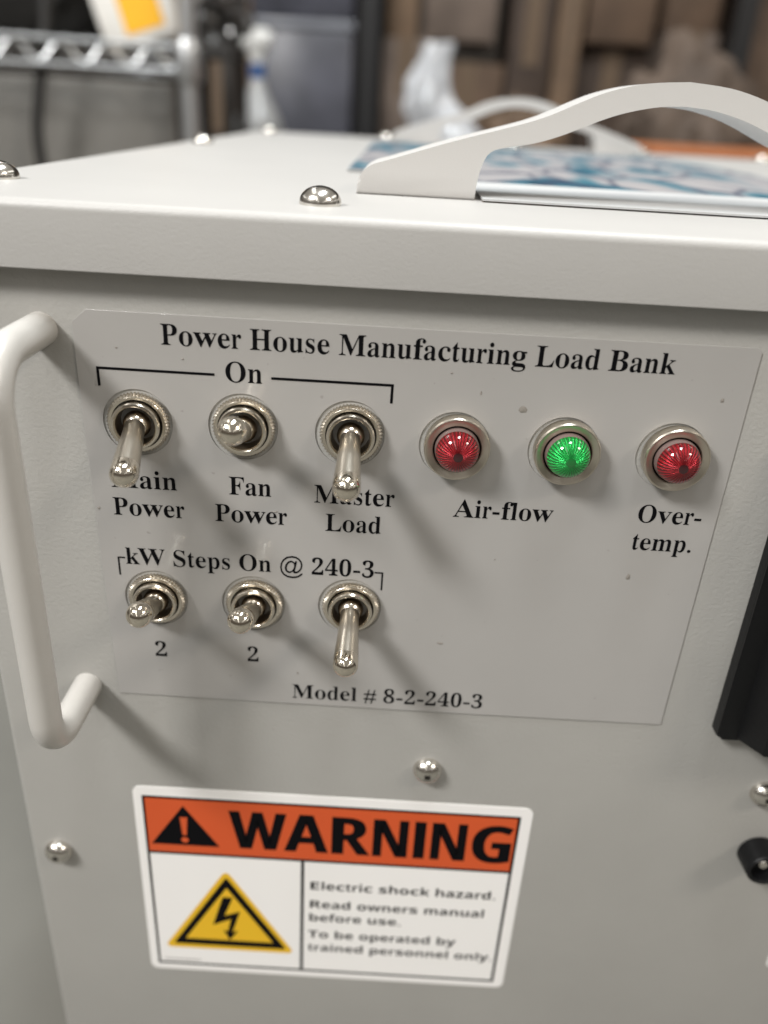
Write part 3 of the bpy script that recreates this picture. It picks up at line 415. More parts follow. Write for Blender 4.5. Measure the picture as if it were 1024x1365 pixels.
'S':(581,"64 -16 64 235 93 235 107 184 123 140 143 104 166 74 192 51 222 35 256 25 293 22 320 24 344 30 365 40 383 54 397 70 407 89 413 110 415 133 410 164 395 192 370 217 335 238 242 284 201 306 167 329 138 352 115 376 97 402 84 430 77 461 74 494 76 523 80 551 89 576 100 600 114 621 131 639 150 655 172 669 195 680 220 688 247 692 275 694 290 694 307 692 324 690 342 687 360 683 379 679 399 673 420 667 424 666 428 665 431 664 434 664 437 663 440 662 443 662 446 662 458 664 467 670 473 680 477 694 505 694 505 475 480 475 472 502 462 528 451 551 437 573 422 593 406 610 388 626 370 639 350 649 330 656 310 661 289 662 265 660 243 655 224 647 208 635 195 621 186 604 180 586 178 566 180 547 185 530 193 515 204 501 219 488 236 476 257 463 281 451 377 406 406 392 431 377 454 362 473 347 488 331 502 315 513 298 521 280 527 261 531 242 534 220 535 198 533 167 527 138 518 111 505 86 488 63 468 43 444 26 418 12 389 0 357 -8 323 -13 286 -15 273 -15 261 -14 249 -13 236 -12 224 -9 211 -7 199 -3 187 1 175 5 164 9 155 12 147 14 139 16 134 17 129 18 126 18 119 18 112 16 107 14 103 11 100 6 97 0 94 -7 91 -16","42 44 43 62 64 63 62 65 64 42 45 44 41 45 42 41 46 45 41 47 46 40 47 41 40 48 47 40 49 48 61 65 62 39 49 40 39 50 49 39 51 50 60 65 61 38 78 39 78 51 39 78 52 51 78 53 52 78 54 53 78 55 54 59 65 60 78 56 55 78 57 56 78 58 57 78 59 58 38 79 78 77 59 78 77 76 59 76 75 59 75 74 59 74 73 59 73 72 59 72 71 59 71 70 59 70 65 59 38 80 79 37 80 38 37 81 80 37 82 81 36 82 37 36 83 82 36 84 83 35 84 36 35 85 84 34 85 35 34 86 85 33 86 34 69 65 70 33 87 86 68 65 69 32 87 33 32 88 87 32 89 88 67 65 68 31 89 32 31 90 89 66 65 67 31 91 90 30 91 31 30 92 91 30 93 92 30 94 93 29 94 30 29 95 94 28 95 29 28 96 95 27 96 28 27 97 96 27 98 97 26 98 27 26 99 98 25 99 26 25 100 99 25 101 100 24 101 25 24 102 101 23 102 24 23 103 102 22 103 23 22 104 103 22 105 104 22 106 105 21 106 22 0 2 1 0 3 2 21 107 106 20 107 21 20 108 107 19 108 20 0 4 3 19 109 108 18 109 19 0 5 4 18 110 109 17 110 18 17 111 110 16 111 17 0 6 5 15 111 16 15 112 111 0 138 6 138 137 6 137 7 6 14 112 15 14 113 112 13 113 14 137 136 7 136 8 7 13 114 113 12 114 13 136 135 8 135 9 8 11 114 12 11 115 114 135 10 9 10 115 11 135 115 10 134 115 135 133 115 134 132 115 133 131 115 132 130 115 131 0 139 138 129 115 130 129 116 115 0 140 139 128 116 129 0 141 140 127 116 128 126 116 127 0 142 141 126 117 116 125 117 126 124 117 125 0 143 142 124 118 117 123 118 124 122 118 123 121 118 122 121 119 118 120 119 121"),
'W':(910,"254 -16 48 585 42 601 36 615 29 627 23 636 15 643 4 648 -8 652 -23 653 -23 678 269 678 269 653 254 652 241 650 231 647 223 643 217 638 213 631 210 622 209 611 210 600 212 587 215 572 220 555 332 228 448 525 426 594 420 610 414 623 406 633 398 640 388 644 375 648 360 651 341 653 341 678 654 678 654 653 624 651 602 643 589 631 585 613 586 606 587 598 590 587 594 575 706 247 805 550 810 567 814 582 816 594 817 605 816 617 813 627 808 635 801 641 792 646 780 649 766 651 749 653 749 678 929 678 929 653 915 650 904 644 893 637 885 627 878 615 870 601 863 584 856 565 664 -16 637 -16 470 460 283 -16","9 11 10 9 12 11 35 37 36 35 38 37 60 62 61 60 63 62 8 12 9 8 13 12 34 38 35 34 39 38 59 63 60 59 64 63 8 14 13 7 14 8 58 64 59 33 39 34 33 40 39 7 15 14 58 65 64 57 65 58 6 15 7 32 40 33 6 16 15 56 65 57 31 40 32 56 66 65 5 16 6 31 41 40 5 17 16 55 66 56 30 41 31 5 18 17 55 67 66 4 18 5 54 67 55 29 41 30 29 42 41 4 19 18 53 67 54 53 68 67 3 19 4 28 42 29 3 20 19 52 68 53 2 20 3 52 69 68 28 43 42 2 21 20 27 43 28 27 44 43 51 69 52 1 21 2 51 70 69 1 22 21 27 45 44 50 70 51 26 45 27 26 46 45 1 23 22 0 23 1 50 71 70 49 71 50 26 47 46 0 24 23 48 71 49 48 72 71 0 25 24 47 72 48 25 74 26 74 47 26 25 75 74 73 47 74 73 72 47 0 75 25"),
'a':(512,"379 -15 346 -11 321 2 305 23 298 52 263 24 225 3 185 -9 142 -13 117 -11 95 -5 76 4 60 17 47 33 38 51 32 72 30 94 34 126 46 154 66 180 95 203 131 223 177 244 232 264 296 283 296 359 295 379 292 395 286 409 278 421 268 429 255 435 239 439 220 440 192 438 171 432 159 422 155 408 156 404 159 399 163 391 169 382 175 372 180 363 182 353 183 344 182 331 178 320 172 309 164 301 153 293 142 288 129 285 115 284 100 285 87 289 76 294 67 303 59 313 53 324 50 337 49 352 51 369 55 385 63 400 73 415 87 428 103 439 121 449 141 458 163 465 188 470 213 473 241 474 291 472 332 464 366 452 392 435 411 413 425 385 433 352 436 313 436 93 436 81 437 72 438 64 439 59 441 56 444 53 448 52 453 51 458 52 464 54 470 57 477 62 490 41 465 16 438 -1 409 -12 225 50 232 51 241 53 249 56 259 61 269 67 278 75 287 84 296 94 296 252 243 234 206 206 184 170 176 125 179 92 188 69 204 55","72 74 73 71 74 72 71 75 74 70 75 71 69 75 70 69 76 75 68 76 69 68 77 76 67 33 68 33 77 68 67 34 33 32 77 33 66 34 67 31 77 32 66 35 34 30 77 31 30 78 77 66 36 35 29 78 30 65 36 66 65 37 36 28 78 29 64 37 65 28 79 78 27 79 28 64 38 37 64 39 38 63 39 64 63 40 39 26 79 27 63 41 40 62 41 63 26 80 79 62 42 41 25 80 26 62 43 42 61 43 62 61 44 43 24 80 25 61 45 44 60 45 61 24 81 80 60 46 45 59 46 60 59 47 46 58 47 59 58 48 47 24 82 81 57 48 58 57 49 48 56 49 57 56 50 49 55 50 56 55 51 50 54 51 55 54 52 51 53 52 54 23 108 24 108 82 24 22 108 23 22 109 108 107 82 108 21 109 22 21 110 109 20 110 21 20 111 110 19 111 20 18 111 19 18 112 111 17 112 18 16 112 17 16 113 112 15 113 16 106 82 107 106 83 82 15 114 113 105 83 106 105 84 83 104 84 105 14 114 15 104 85 84 14 115 114 103 85 104 103 86 85 93 95 94 102 86 103 102 87 86 92 95 93 101 87 102 101 88 87 14 99 115 91 95 92 101 89 88 100 4 101 4 89 101 100 5 4 3 89 4 90 95 91 3 90 89 13 99 14 3 95 90 99 5 100 13 5 99 3 96 95 12 5 13 12 6 5 2 96 3 11 6 12 2 97 96 10 6 11 10 7 6 1 97 2 1 98 97 9 7 10 9 8 7 0 98 1"),
'c':(437,"232 -15 204 -13 178 -7 153 2 129 16 107 33 88 53 71 75 56 101 44 129 36 159 31 190 29 223 31 258 37 292 46 323 60 353 76 379 96 403 118 424 143 442 170 456 198 467 228 473 260 475 294 473 324 467 350 458 373 444 390 427 403 409 410 388 413 365 412 352 409 340 404 329 397 321 388 313 377 308 365 305 352 304 326 308 307 321 296 343 292 373 292 377 292 381 293 385 293 389 293 393 294 397 294 400 294 404 291 421 284 433 270 440 252 442 215 432 188 401 172 350 167 279 169 228 176 183 188 145 204 114 224 89 248 71 274 61 304 57 330 60 356 69 380 85 404 107 424 90 384 44 339 11 288 -8","23 25 24 23 26 25 22 26 23 22 27 26 21 27 22 21 28 27 20 28 21 20 56 28 56 29 28 19 56 20 19 57 56 55 29 56 54 29 55 53 29 54 19 58 57 53 30 29 18 58 19 52 30 53 52 31 30 51 31 52 17 58 18 17 59 58 50 31 51 49 31 50 48 31 49 47 31 48 47 32 31 46 32 47 45 32 46 16 59 17 44 32 45 43 32 44 43 33 32 15 59 16 43 34 33 15 60 59 42 34 43 42 35 34 42 36 35 14 60 15 41 36 42 41 37 36 41 38 37 40 38 41 40 39 38 13 60 14 13 61 60 12 61 13 12 62 61 11 62 12 10 62 11 10 63 62 9 63 10 9 64 63 8 64 9 8 65 64 71 73 72 7 65 8 71 74 73 7 66 65 70 74 71 6 66 7 6 67 66 69 74 70 6 68 67 68 74 69 6 74 68 5 74 6 5 75 74 4 75 5 3 75 4 3 76 75 2 76 3 1 76 2 1 0 76"),
'd':(551,"208 -15 183 -13 159 -7 136 2 116 16 96 32 79 52 65 74 52 99 42 126 35 155 30 186 29 219 31 256 35 291 43 324 54 354 67 381 83 405 101 425 121 443 143 456 167 466 191 472 217 474 250 470 281 460 308 442 332 417 332 597 331 611 328 623 323 633 316 641 307 646 294 650 280 653 262 654 262 678 475 678 475 112 476 95 477 81 480 69 484 61 489 54 498 48 511 44 526 41 526 16 484 14 438 8 387 -1 332 -15 332 58 309 26 280 3 247 -10 255 42 266 43 278 47 289 53 301 62 311 72 320 84 327 98 332 113 332 360 329 372 324 383 316 393 307 402 296 409 285 414 272 417 259 418 237 415 219 407 205 392 194 372 186 345 180 312 176 273 175 228 176 184 179 146 185 113 193 87 204 67 218 53 235 45","37 39 38 37 36 39 36 35 39 35 34 39 34 33 39 33 32 39 32 31 39 31 40 39 30 40 31 29 40 30 28 40 29 23 25 24 22 25 23 22 26 25 21 26 22 21 27 26 20 27 21 19 27 20 19 28 27 18 75 19 75 28 19 18 76 75 74 28 75 74 73 28 73 72 28 72 71 28 71 70 28 70 69 28 69 40 28 18 77 76 18 78 77 17 78 18 17 79 78 68 40 69 16 79 17 16 80 79 67 40 68 66 40 67 15 80 16 15 81 80 14 81 15 14 82 81 13 82 14 13 83 82 12 83 13 12 84 83 11 84 12 10 84 11 10 85 84 9 85 10 9 86 85 8 86 9 8 87 86 65 40 66 65 41 40 7 87 8 64 41 65 64 42 41 7 88 87 63 42 64 63 43 42 6 88 7 62 43 63 62 44 43 6 89 88 61 54 62 54 44 62 54 45 44 61 55 54 53 45 54 53 46 45 6 90 89 60 55 61 5 90 6 53 47 46 59 55 60 5 58 90 53 48 47 58 55 59 5 55 58 53 52 48 52 51 48 51 50 48 50 49 48 4 55 5 4 56 55 3 56 4 3 57 56 2 57 3 1 57 2 1 0 57"),
'e':(448,"229 -15 201 -13 174 -7 149 2 126 16 105 32 86 52 69 76 55 102 44 131 36 163 31 197 29 234 31 268 36 300 44 330 56 358 71 384 88 406 107 426 130 443 153 457 179 466 206 472 234 474 275 470 311 460 343 442 371 417 393 386 408 349 418 306 421 258 421 247 174 247 182 167 206 109 244 74 297 63 326 67 353 79 378 100 402 128 424 108 384 54 339 16 287 -7 173 286 300 286 300 320 299 349 297 375 293 396 288 413 280 425 269 435 256 440 240 442 211 433 190 407 177 364 173 303","23 25 24 22 25 23 22 26 25 21 26 22 21 27 26 20 27 21 19 57 20 57 27 20 19 58 57 56 27 57 56 28 27 55 28 56 54 28 55 19 59 58 18 59 19 53 28 54 53 29 28 52 29 53 18 60 59 17 60 18 51 29 52 51 30 29 16 60 17 50 30 51 16 61 60 15 61 16 49 30 50 49 31 30 14 61 15 48 31 49 48 32 31 14 47 61 13 47 14 13 48 47 13 32 48 12 34 13 34 32 13 34 33 32 12 35 34 11 35 12 10 35 11 10 36 35 9 36 10 8 36 9 41 43 42 8 37 36 41 44 43 7 37 8 40 44 41 39 44 40 6 37 7 6 38 37 38 44 39 6 44 38 6 45 44 5 45 6 4 45 5 4 46 45 3 46 4 2 46 3 2 0 46 1 0 2"),
'f':(318,"22 0 22 24 34 25 44 27 53 30 59 33 64 36 68 41 72 46 74 52 76 60 77 72 78 88 78 109 78 412 24 412 24 462 78 462 78 526 81 563 90 596 105 625 126 649 152 668 183 681 219 689 259 692 289 690 315 685 338 676 357 664 372 649 383 632 390 614 392 595 391 580 388 567 382 555 375 546 366 539 356 533 346 530 334 529 321 530 310 533 300 537 291 544 284 551 279 560 276 571 275 582 276 592 278 603 282 614 287 626 288 628 289 630 290 632 292 635 293 638 293 640 294 642 294 644 292 651 287 656 279 659 268 660 254 659 243 655 234 649 229 640 225 629 222 615 221 599 220 581 220 462 303 462 303 412 220 412 220 97 221 76 224 60 228 47 235 38 245 32 258 28 276 25 297 24 297 0","25 27 26 25 28 27 24 28 25 24 29 28 23 29 24 23 30 29 22 66 23 66 30 23 66 65 30 65 31 30 22 67 66 64 31 65 22 68 67 63 31 64 22 69 68 62 31 63 22 70 69 62 32 31 21 70 22 61 32 62 60 32 61 59 32 60 21 71 70 58 32 59 57 32 58 56 32 57 56 33 32 55 33 56 21 72 71 54 33 55 53 33 54 20 72 21 20 73 72 53 34 33 52 34 53 51 34 52 20 74 73 19 74 20 51 35 34 50 35 51 49 35 50 19 75 74 49 36 35 48 36 49 48 37 36 18 75 19 47 37 48 47 38 37 46 38 47 46 39 38 45 39 46 45 40 39 44 40 45 44 41 40 43 41 44 43 42 41 17 75 18 15 17 16 15 75 17 15 76 75 15 77 76 14 77 15 13 78 14 78 77 14 13 79 78 12 79 13 12 80 79 11 80 12 11 81 80 10 81 11 10 82 81 9 82 10 8 82 9 8 83 82 7 83 8 6 83 7 6 84 83 5 84 6 4 84 5 4 85 84 3 85 4 3 86 85 2 86 3 1 86 2 1 87 86 0 87 1 0 88 87"),
'g':(487,"217 -209 171 -207 132 -202 99 -193 71 -181 49 -166 34 -149 24 -131 21 -111 26 -88 41 -68 67 -52 102 -38 73 -21 52 -1 39 21 35 45 37 63 42 80 51 95 63 110 79 124 99 138 124 151 152 164 100 190 63 224 40 266 33 316 35 339 40 360 48 380 59 399 73 415 90 430 109 443 131 454 154 463 179 469 206 473 234 474 263 473 292 469 320 462 347 453 472 453 472 399 399 399 414 377 425 354 432 329 434 303 433 282 428 262 421 243 411 225 398 209 384 195 367 182 348 172 327 164 305 158 281 154 256 153 250 153 245 153 239 154 234 154 228 154 222 155 217 155 211 155 199 154 187 151 177 147 168 141 160 133 154 125 151 116 150 106 154 92 165 81 184 75 210 73 261 73 298 72 332 70 361 66 386 60 407 53 424 43 439 32 451 19 459 4 465 -13 469 -33 470 -55 466 -89 454 -119 434 -146 406 -168 370 -186 326 -199 275 -206 234 185 251 187 264 193 275 203 284 217 289 235 294 257 296 284 297 314 296 345 294 371 289 393 284 411 275 425 264 434 251 440 234 442 218 440 204 434 193 425 185 411 178 393 174 371 171 345 170 314 171 284 174 257 178 235 185 217 193 203 204 193 218 187 239 -173 306 -168 354 -154 382 -131 392 -98 391 -86 387 -76 380 -68 371 -62 359 -57 344 -54 326 -52 305 -51 144 -51 129 -63 118 -77 111 -92 109 -108 111 -121 117 -133 127 -144 141 -154 159 -162 181 -168 208 -172","39 41 40 38 41 39 38 42 41 37 42 38 37 43 42 36 43 37 36 44 43 35 44 36 35 45 44 35 120 45 120 119 45 119 46 45 34 120 35 34 121 120 34 122 121 118 46 119 34 123 122 117 46 118 33 123 34 33 124 123 116 46 117 32 124 33 32 125 124 115 47 116 47 46 116 115 48 47 31 125 32 31 126 125 114 48 115 30 126 31 114 49 48 30 127 126 113 49 114 29 127 30 113 50 49 29 128 127 112 50 113 28 128 29 112 51 50 27 128 28 27 129 128 111 51 112 111 52 51 27 130 129 110 52 111 110 53 52 26 130 27 110 54 53 26 131 130 109 54 110 109 55 54 26 132 131 108 55 109 108 56 55 25 132 26 25 133 132 107 56 108 107 57 56 25 134 133 106 57 107 106 58 57 25 135 134 105 58 106 24 135 25 24 104 135 104 58 105 24 58 104 24 59 58 24 60 59 23 60 24 23 71 60 71 61 60 71 70 61 70 62 61 23 72 71 69 62 70 68 62 69 67 62 68 67 63 62 23 73 72 66 63 67 65 63 66 64 63 65 23 74 73 22 74 23 22 75 74 22 76 75 21 76 22 21 77 76 21 78 77 20 78 21 20 79 78 19 79 20 19 80 79 18 80 19 18 81 80 18 82 81 17 82 18 17 83 82 17 84 83 17 85 84 17 86 85 17 87 86 17 88 87 16 88 17 16 89 88 16 90 89 15 90 16 15 91 90 15 92 91 14 92 15 14 93 92 14 94 93 13 94 14 13 95 94 12 95 13 12 96 95 11 149 12 149 148 12 148 96 12 11 150 149 147 96 148 10 150 11 146 96 147 145 96 146 145 97 96 144 97 145 143 97 144 10 151 150 142 97 143 9 151 10 141 97 142 9 152 151 140 97 141 8 152 9 140 98 97 8 153 152 139 98 140 8 154 153 7 154 8 139 99 98 7 155 154 6 155 7 138 99 139 6 156 155 6 157 156 138 100 99 5 157 6 5 158 157 137 100 138 5 159 158 4 159 5 137 101 100 4 160 159 136 101 137 4 136 160 4 101 136 3 101 4 3 102 101 2 102 3 2 103 102 1 103 2 1 0 103"),
'i':(295,"27 0 27 24 41 26 52 29 61 33 68 38 72 45 75 55 77 68 78 83 78 375 77 392 76 406 73 416 70 424 64 429 55 433 44 436 30 437 31 462 221 462 221 83 222 69 223 57 226 47 230 39 236 33 244 29 255 26 268 24 268 0 150 539 135 540 121 544 108 551 97 561 87 572 80 585 76 599 75 614 76 629 80 644 87 656 97 668 108 678 121 685 135 689 150 690 165 689 179 685 192 678 204 668 213 656 220 644 224 629 225 614 224 599 220 585 213 572 203 561 191 551 179 544 165 540","46 48 47 45 48 46 45 49 48 44 49 45 44 50 49 43 50 44 43 51 50 42 51 43 42 52 51 41 52 42 41 53 52 40 53 41 40 54 53 39 54 40 39 55 54 38 55 39 38 56 55 38 57 56 37 57 38 37 58 57 36 58 37 36 59 58 35 59 36 34 59 35 34 60 59 34 61 60 33 61 34 33 62 61 32 62 33 32 31 62 18 20 19 18 17 20 17 16 20 16 15 20 15 14 20 14 13 20 13 21 20 12 21 13 11 21 12 10 21 11 9 21 10 8 21 9 8 22 21 8 23 22 7 23 8 7 24 23 6 24 7 6 25 24 5 25 6 5 26 25 4 26 5 4 27 26 3 27 4 3 28 27 2 28 3 2 29 28 1 29 2 0 29 1 0 30 29"),
'k':(534,"26 0 26 24 40 26 52 29 61 33 68 39 72 46 75 56 77 68 78 83 78 592 78 608 76 621 73 632 70 640 65 645 56 649 45 652 30 654 31 678 220 678 220 251 338 369 349 381 357 393 361 404 363 414 360 424 350 431 334 436 311 437 306 437 306 462 514 462 514 437 486 433 459 423 433 408 409 387 331 311 515 51 525 39 536 31 547 26 560 24 560 0 314 0 314 24 323 24 337 25 348 30 354 37 356 47 355 53 353 59 350 66 345 73 242 219 220 200 220 83 221 69 222 57 225 47 230 39 235 33 244 29 255 26 268 24 268 0","18 20 19 18 17 20 17 16 20 16 15 20 15 14 20 14 13 20 13 21 20 12 21 13 11 21 12 10 21 11 9 21 10 31 33 32 31 34 33 30 34 31 29 34 30 29 35 34 28 35 29 28 36 35 27 36 28 26 36 27 26 37 36 25 37 26 25 38 37 24 38 25 23 38 24 23 39 38 22 39 23 21 39 22 21 40 39 9 57 21 57 40 21 9 58 57 56 40 57 9 59 58 8 59 9 8 60 59 55 40 56 8 61 60 7 61 8 54 40 55 53 40 54 7 62 61 6 62 7 52 40 53 52 41 40 51 41 52 6 63 62 5 63 6 51 42 41 5 64 63 4 64 5 50 42 51 4 65 64 3 65 4 50 43 42 49 43 50 3 66 65 2 66 3 2 67 66 49 44 43 1 67 2 48 44 49 0 67 1 0 68 67 46 48 47 46 44 48 46 45 44"),
'l':(297,"27 0 27 24 41 26 52 29 61 33 68 38 72 45 75 55 77 68 78 83 78 592 78 607 76 620 73 631 70 639 65 645 56 650 45 653 30 654 30 678 221 678 221 83 222 69 223 57 226 47 230 39 236 33 244 29 255 26 268 24 268 0","18 20 19 18 17 20 17 16 20 16 15 20 15 14 20 14 13 20 13 21 20 12 21 13 11 21 12 10 21 11 9 21 10 8 21 9 8 22 21 8 23 22 7 23 8 7 24 23 6 24 7 6 25 24 5 25 6 5 26 25 4 26 5 4 27 26 3 27 4 3 28 27 2 28 3 2 29 28 1 29 2 0 29 1 0 30 29"),
'm':(825,"27 0 27 24 40 25 52 28 60 32 67 38 72 46 75 56 77 68 78 83 78 377 77 391 76 404 72 414 68 423 62 429 53 434 42 437 28 438 28 462 218 462 218 394 248 429 280 454 315 469 353 474 399 469 435 453 461 426 477 389 508 426 542 453 580 469 622 474 678 464 718 434 742 385 750 315 750 83 751 69 752 56 755 46 760 39 765 33 774 28 785 25 798 24 798 0 562 0 562 24 575 25 586 28 594 33 600 39 604 47 608 57 609 69 610 83 610 323 609 342 608 359 605 373 601 384 595 393 587 399 576 403 562 404 541 401 520 391 501 375 483 353 483 83 484 69 485 57 488 47 493 39 498 33 507 28 517 25 530 24 530 0 297 0 297 24 310 25 321 28 329 33 335 39 339 47 343 57 344 69 345 83 345 323 344 342 343 358 340 372 336 384 330 392 322 399 311 403 297 404 274 401 254 391 235 374 218 350 218 83 219 69 220 57 223 47 227 40 233 33 241 29 251 26 264 24 264 0","24 26 25 32 34 33 23 26 24 31 34 32 23 27 26 31 35 34 18 20 19 18 17 20 17 21 20 22 27 23 22 28 27 30 35 31 16 21 17 30 36 35 15 21 16 21 28 22 14 21 15 21 99 28 99 29 28 29 67 30 67 66 30 66 65 30 65 36 30 13 21 14 12 21 13 21 100 99 98 29 99 11 21 12 64 36 65 97 29 98 29 68 67 21 101 100 63 36 64 96 29 97 11 101 21 62 36 63 95 29 96 10 101 11 29 69 68 10 102 101 95 69 29 62 37 36 61 37 62 94 69 95 9 103 10 103 102 10 94 70 69 60 37 61 93 70 94 59 37 60 92 70 93 92 71 70 9 104 103 58 37 59 91 71 92 90 71 91 57 37 58 57 38 37 8 104 9 8 105 104 89 71 90 89 72 71 56 38 57 56 39 38 8 106 105 88 72 89 88 73 72 55 39 56 55 40 39 7 106 8 7 107 106 87 73 88 87 74 73 54 40 55 54 41 40 6 107 7 6 108 107 87 75 74 86 75 87 53 41 54 53 42 41 5 108 6 5 109 108 85 75 86 85 76 75 52 42 53 52 43 42 4 109 5 4 110 109 84 76 85 84 77 76 51 43 52 51 44 43 3 110 4 3 111 110 83 77 84 83 78 77 50 44 51 50 45 44 2 111 3 2 112 111 83 79 78 82 79 83 49 45 50 49 46 45 1 112 2 0 112 1 0 113 112 81 79 82 81 80 79 48 46 49 48 47 46"),
'n':(567,"27 0 27 24 40 25 52 28 60 32 67 38 72 46 75 56 77 68 78 83 78 377 77 391 76 404 72 414 68 423 62 429 53 434 42 437 28 438 28 462 220 462 220 398 250 431 283 455 321 469 362 474 419 464 459 434 484 385 492 315 492 83 493 69 495 56 498 46 502 39 508 33 517 28 528 25 541 24 541 0 301 0 301 24 308 24 326 28 340 39 347 57 350 83 350 323 349 342 348 359 345 373 341 384 335 393 327 399 316 403 302 404 279 401 258 391 238 374 220 350 220 83 221 69 222 56 225 46 230 39 235 33 244 28 255 25 268 24 268 0","24 26 25 23 26 24 23 27 26 18 20 19 18 17 20 17 21 20 22 27 23 16 21 17 22 28 27 15 21 16 21 55 22 55 54 22 54 28 22 14 21 15 13 21 14 12 21 13 21 56 55 11 21 12 53 28 54 21 57 56 52 28 53 11 57 21 51 28 52 10 57 11 10 58 57 51 29 28 50 29 51 9 59 10 59 58 10 49 29 50 48 29 49 9 60 59 47 29 48 46 29 47 46 30 29 8 60 9 8 61 60 45 30 46 45 31 30 8 62 61 45 32 31 7 62 8 44 32 45 7 63 62 44 33 32 6 63 7 6 64 63 44 34 33 5 64 6 43 34 44 5 65 64 43 35 34 4 65 5 4 66 65 43 36 35 3 66 4 3 67 66 43 37 36 2 67 3 42 37 43 2 68 67 42 38 37 1 68 2 0 68 1 0 69 68 40 42 41 40 38 42 40 39 38"),
'o':(501,"251 -15 219 -13 189 -7 161 3 135 17 111 34 90 55 71 78 56 105 44 133 35 163 30 195 28 229 30 264 35 296 44 327 56 356 71 382 90 405 111 425 135 443 161 456 189 466 218 472 250 474 282 472 311 466 339 457 365 443 389 426 410 406 428 383 444 357 456 328 465 298 470 264 472 229 470 194 465 161 456 131 444 102 428 76 410 53 389 33 366 16 340 2 312 -7 283 -13 251 17 271 20 287 27 301 40 311 58 315 69 319 84 321 101 324 121 325 144 326 170 327 198 327 229 326 289 323 339 317 376 309 403 299 421 286 435 270 442 251 445 231 442 214 435 201 421 191 403 184 376 178 338 175 290 174 230 174 199 175 170 176 145 178 122 180 101 183 84 187 69 191 58 202 40 215 27 231 20","23 25 24 23 26 25 22 26 23 22 27 26 21 27 22 21 28 27 20 68 21 68 28 21 20 69 68 67 28 68 67 29 28 19 69 20 19 70 69 66 29 67 19 71 70 65 29 66 65 30 29 18 71 19 18 72 71 64 30 65 64 31 30 17 72 18 17 73 72 63 31 64 63 32 31 16 73 17 62 32 63 16 74 73 62 33 32 15 74 16 61 33 62 15 75 74 61 34 33 14 75 15 61 35 34 13 75 14 13 76 75 60 35 61 60 36 35 12 76 13 12 77 76 11 77 12 59 36 60 59 37 36 11 78 77 58 37 59 10 78 11 58 38 37 10 79 78 57 38 58 9 79 10 57 39 38 9 80 79 56 39 57 8 80 9 56 40 39 8 81 80 55 40 56 7 81 8 55 41 40 7 82 81 54 41 55 7 83 82 53 41 54 6 83 7 53 42 41 6 84 83 52 42 53 6 85 84 51 42 52 5 85 6 51 43 42 5 86 85 50 43 51 4 86 5 50 44 43 49 44 50 4 87 86 4 48 87 48 44 49 3 48 4 3 44 48 3 45 44 2 45 3 2 46 45 1 46 2 1 47 46 0 47 1"),
'p':(553,"26 -207 26 -184 37 -183 46 -181 54 -178 60 -175 65 -170 69 -164 73 -158 75 -150 76 -141 77 -129 78 -113 78 -95 78 362 77 383 76 400 73 413 69 422 63 428 54 433 43 436 29 439 29 462 213 462 213 391 238 428 268 454 303 470 343 475 369 473 393 467 415 458 436 444 455 427 472 407 486 385 499 360 508 332 515 302 520 271 521 238 520 202 515 169 508 137 498 108 485 80 470 56 453 35 434 18 412 3 389 -7 364 -13 338 -15 303 -11 272 1 244 20 220 48 220 -86 220 -105 222 -121 223 -135 226 -147 230 -157 235 -164 241 -171 249 -175 258 -178 268 -181 280 -182 294 -183 294 -207 291 42 312 45 330 54 345 68 356 88 365 115 371 148 375 186 376 230 375 273 372 310 366 342 359 369 349 389 335 403 318 411 296 414 274 410 254 398 236 378 220 350 220 102 233 76 249 57 269 46","28 30 29 28 31 30 27 31 28 27 32 31 22 24 23 22 21 24 21 25 24 27 33 32 26 33 27 26 34 33 20 25 21 19 25 20 25 89 26 89 88 26 88 34 26 18 25 19 88 35 34 17 25 18 87 35 88 16 25 17 86 35 87 25 90 89 86 36 35 85 36 86 15 25 16 25 91 90 15 91 25 84 36 85 84 37 36 14 91 15 14 92 91 83 37 84 13 92 14 83 38 37 13 93 92 82 38 83 82 39 38 81 39 82 81 40 39 80 40 81 80 41 40 80 42 41 79 42 80 79 43 42 78 43 79 78 44 43 77 44 78 77 45 44 76 45 77 76 46 45 13 94 93 75 46 76 75 47 46 13 57 94 57 95 94 74 47 75 57 96 95 74 48 47 73 48 74 13 58 57 56 96 57 56 72 96 72 48 73 56 48 72 56 49 48 55 49 56 55 50 49 55 51 50 54 51 55 54 52 51 53 52 54 13 59 58 12 59 13 12 60 59 11 60 12 11 61 60 10 61 11 10 62 61 9 62 10 9 63 62 8 63 9 8 64 63 7 64 8 6 64 7 6 65 64 5 65 6 5 66 65 4 66 5 4 67 66 4 68 67 3 68 4 3 69 68 2 69 3 2 70 69 2 71 70 1 71 2 0 71 1"),
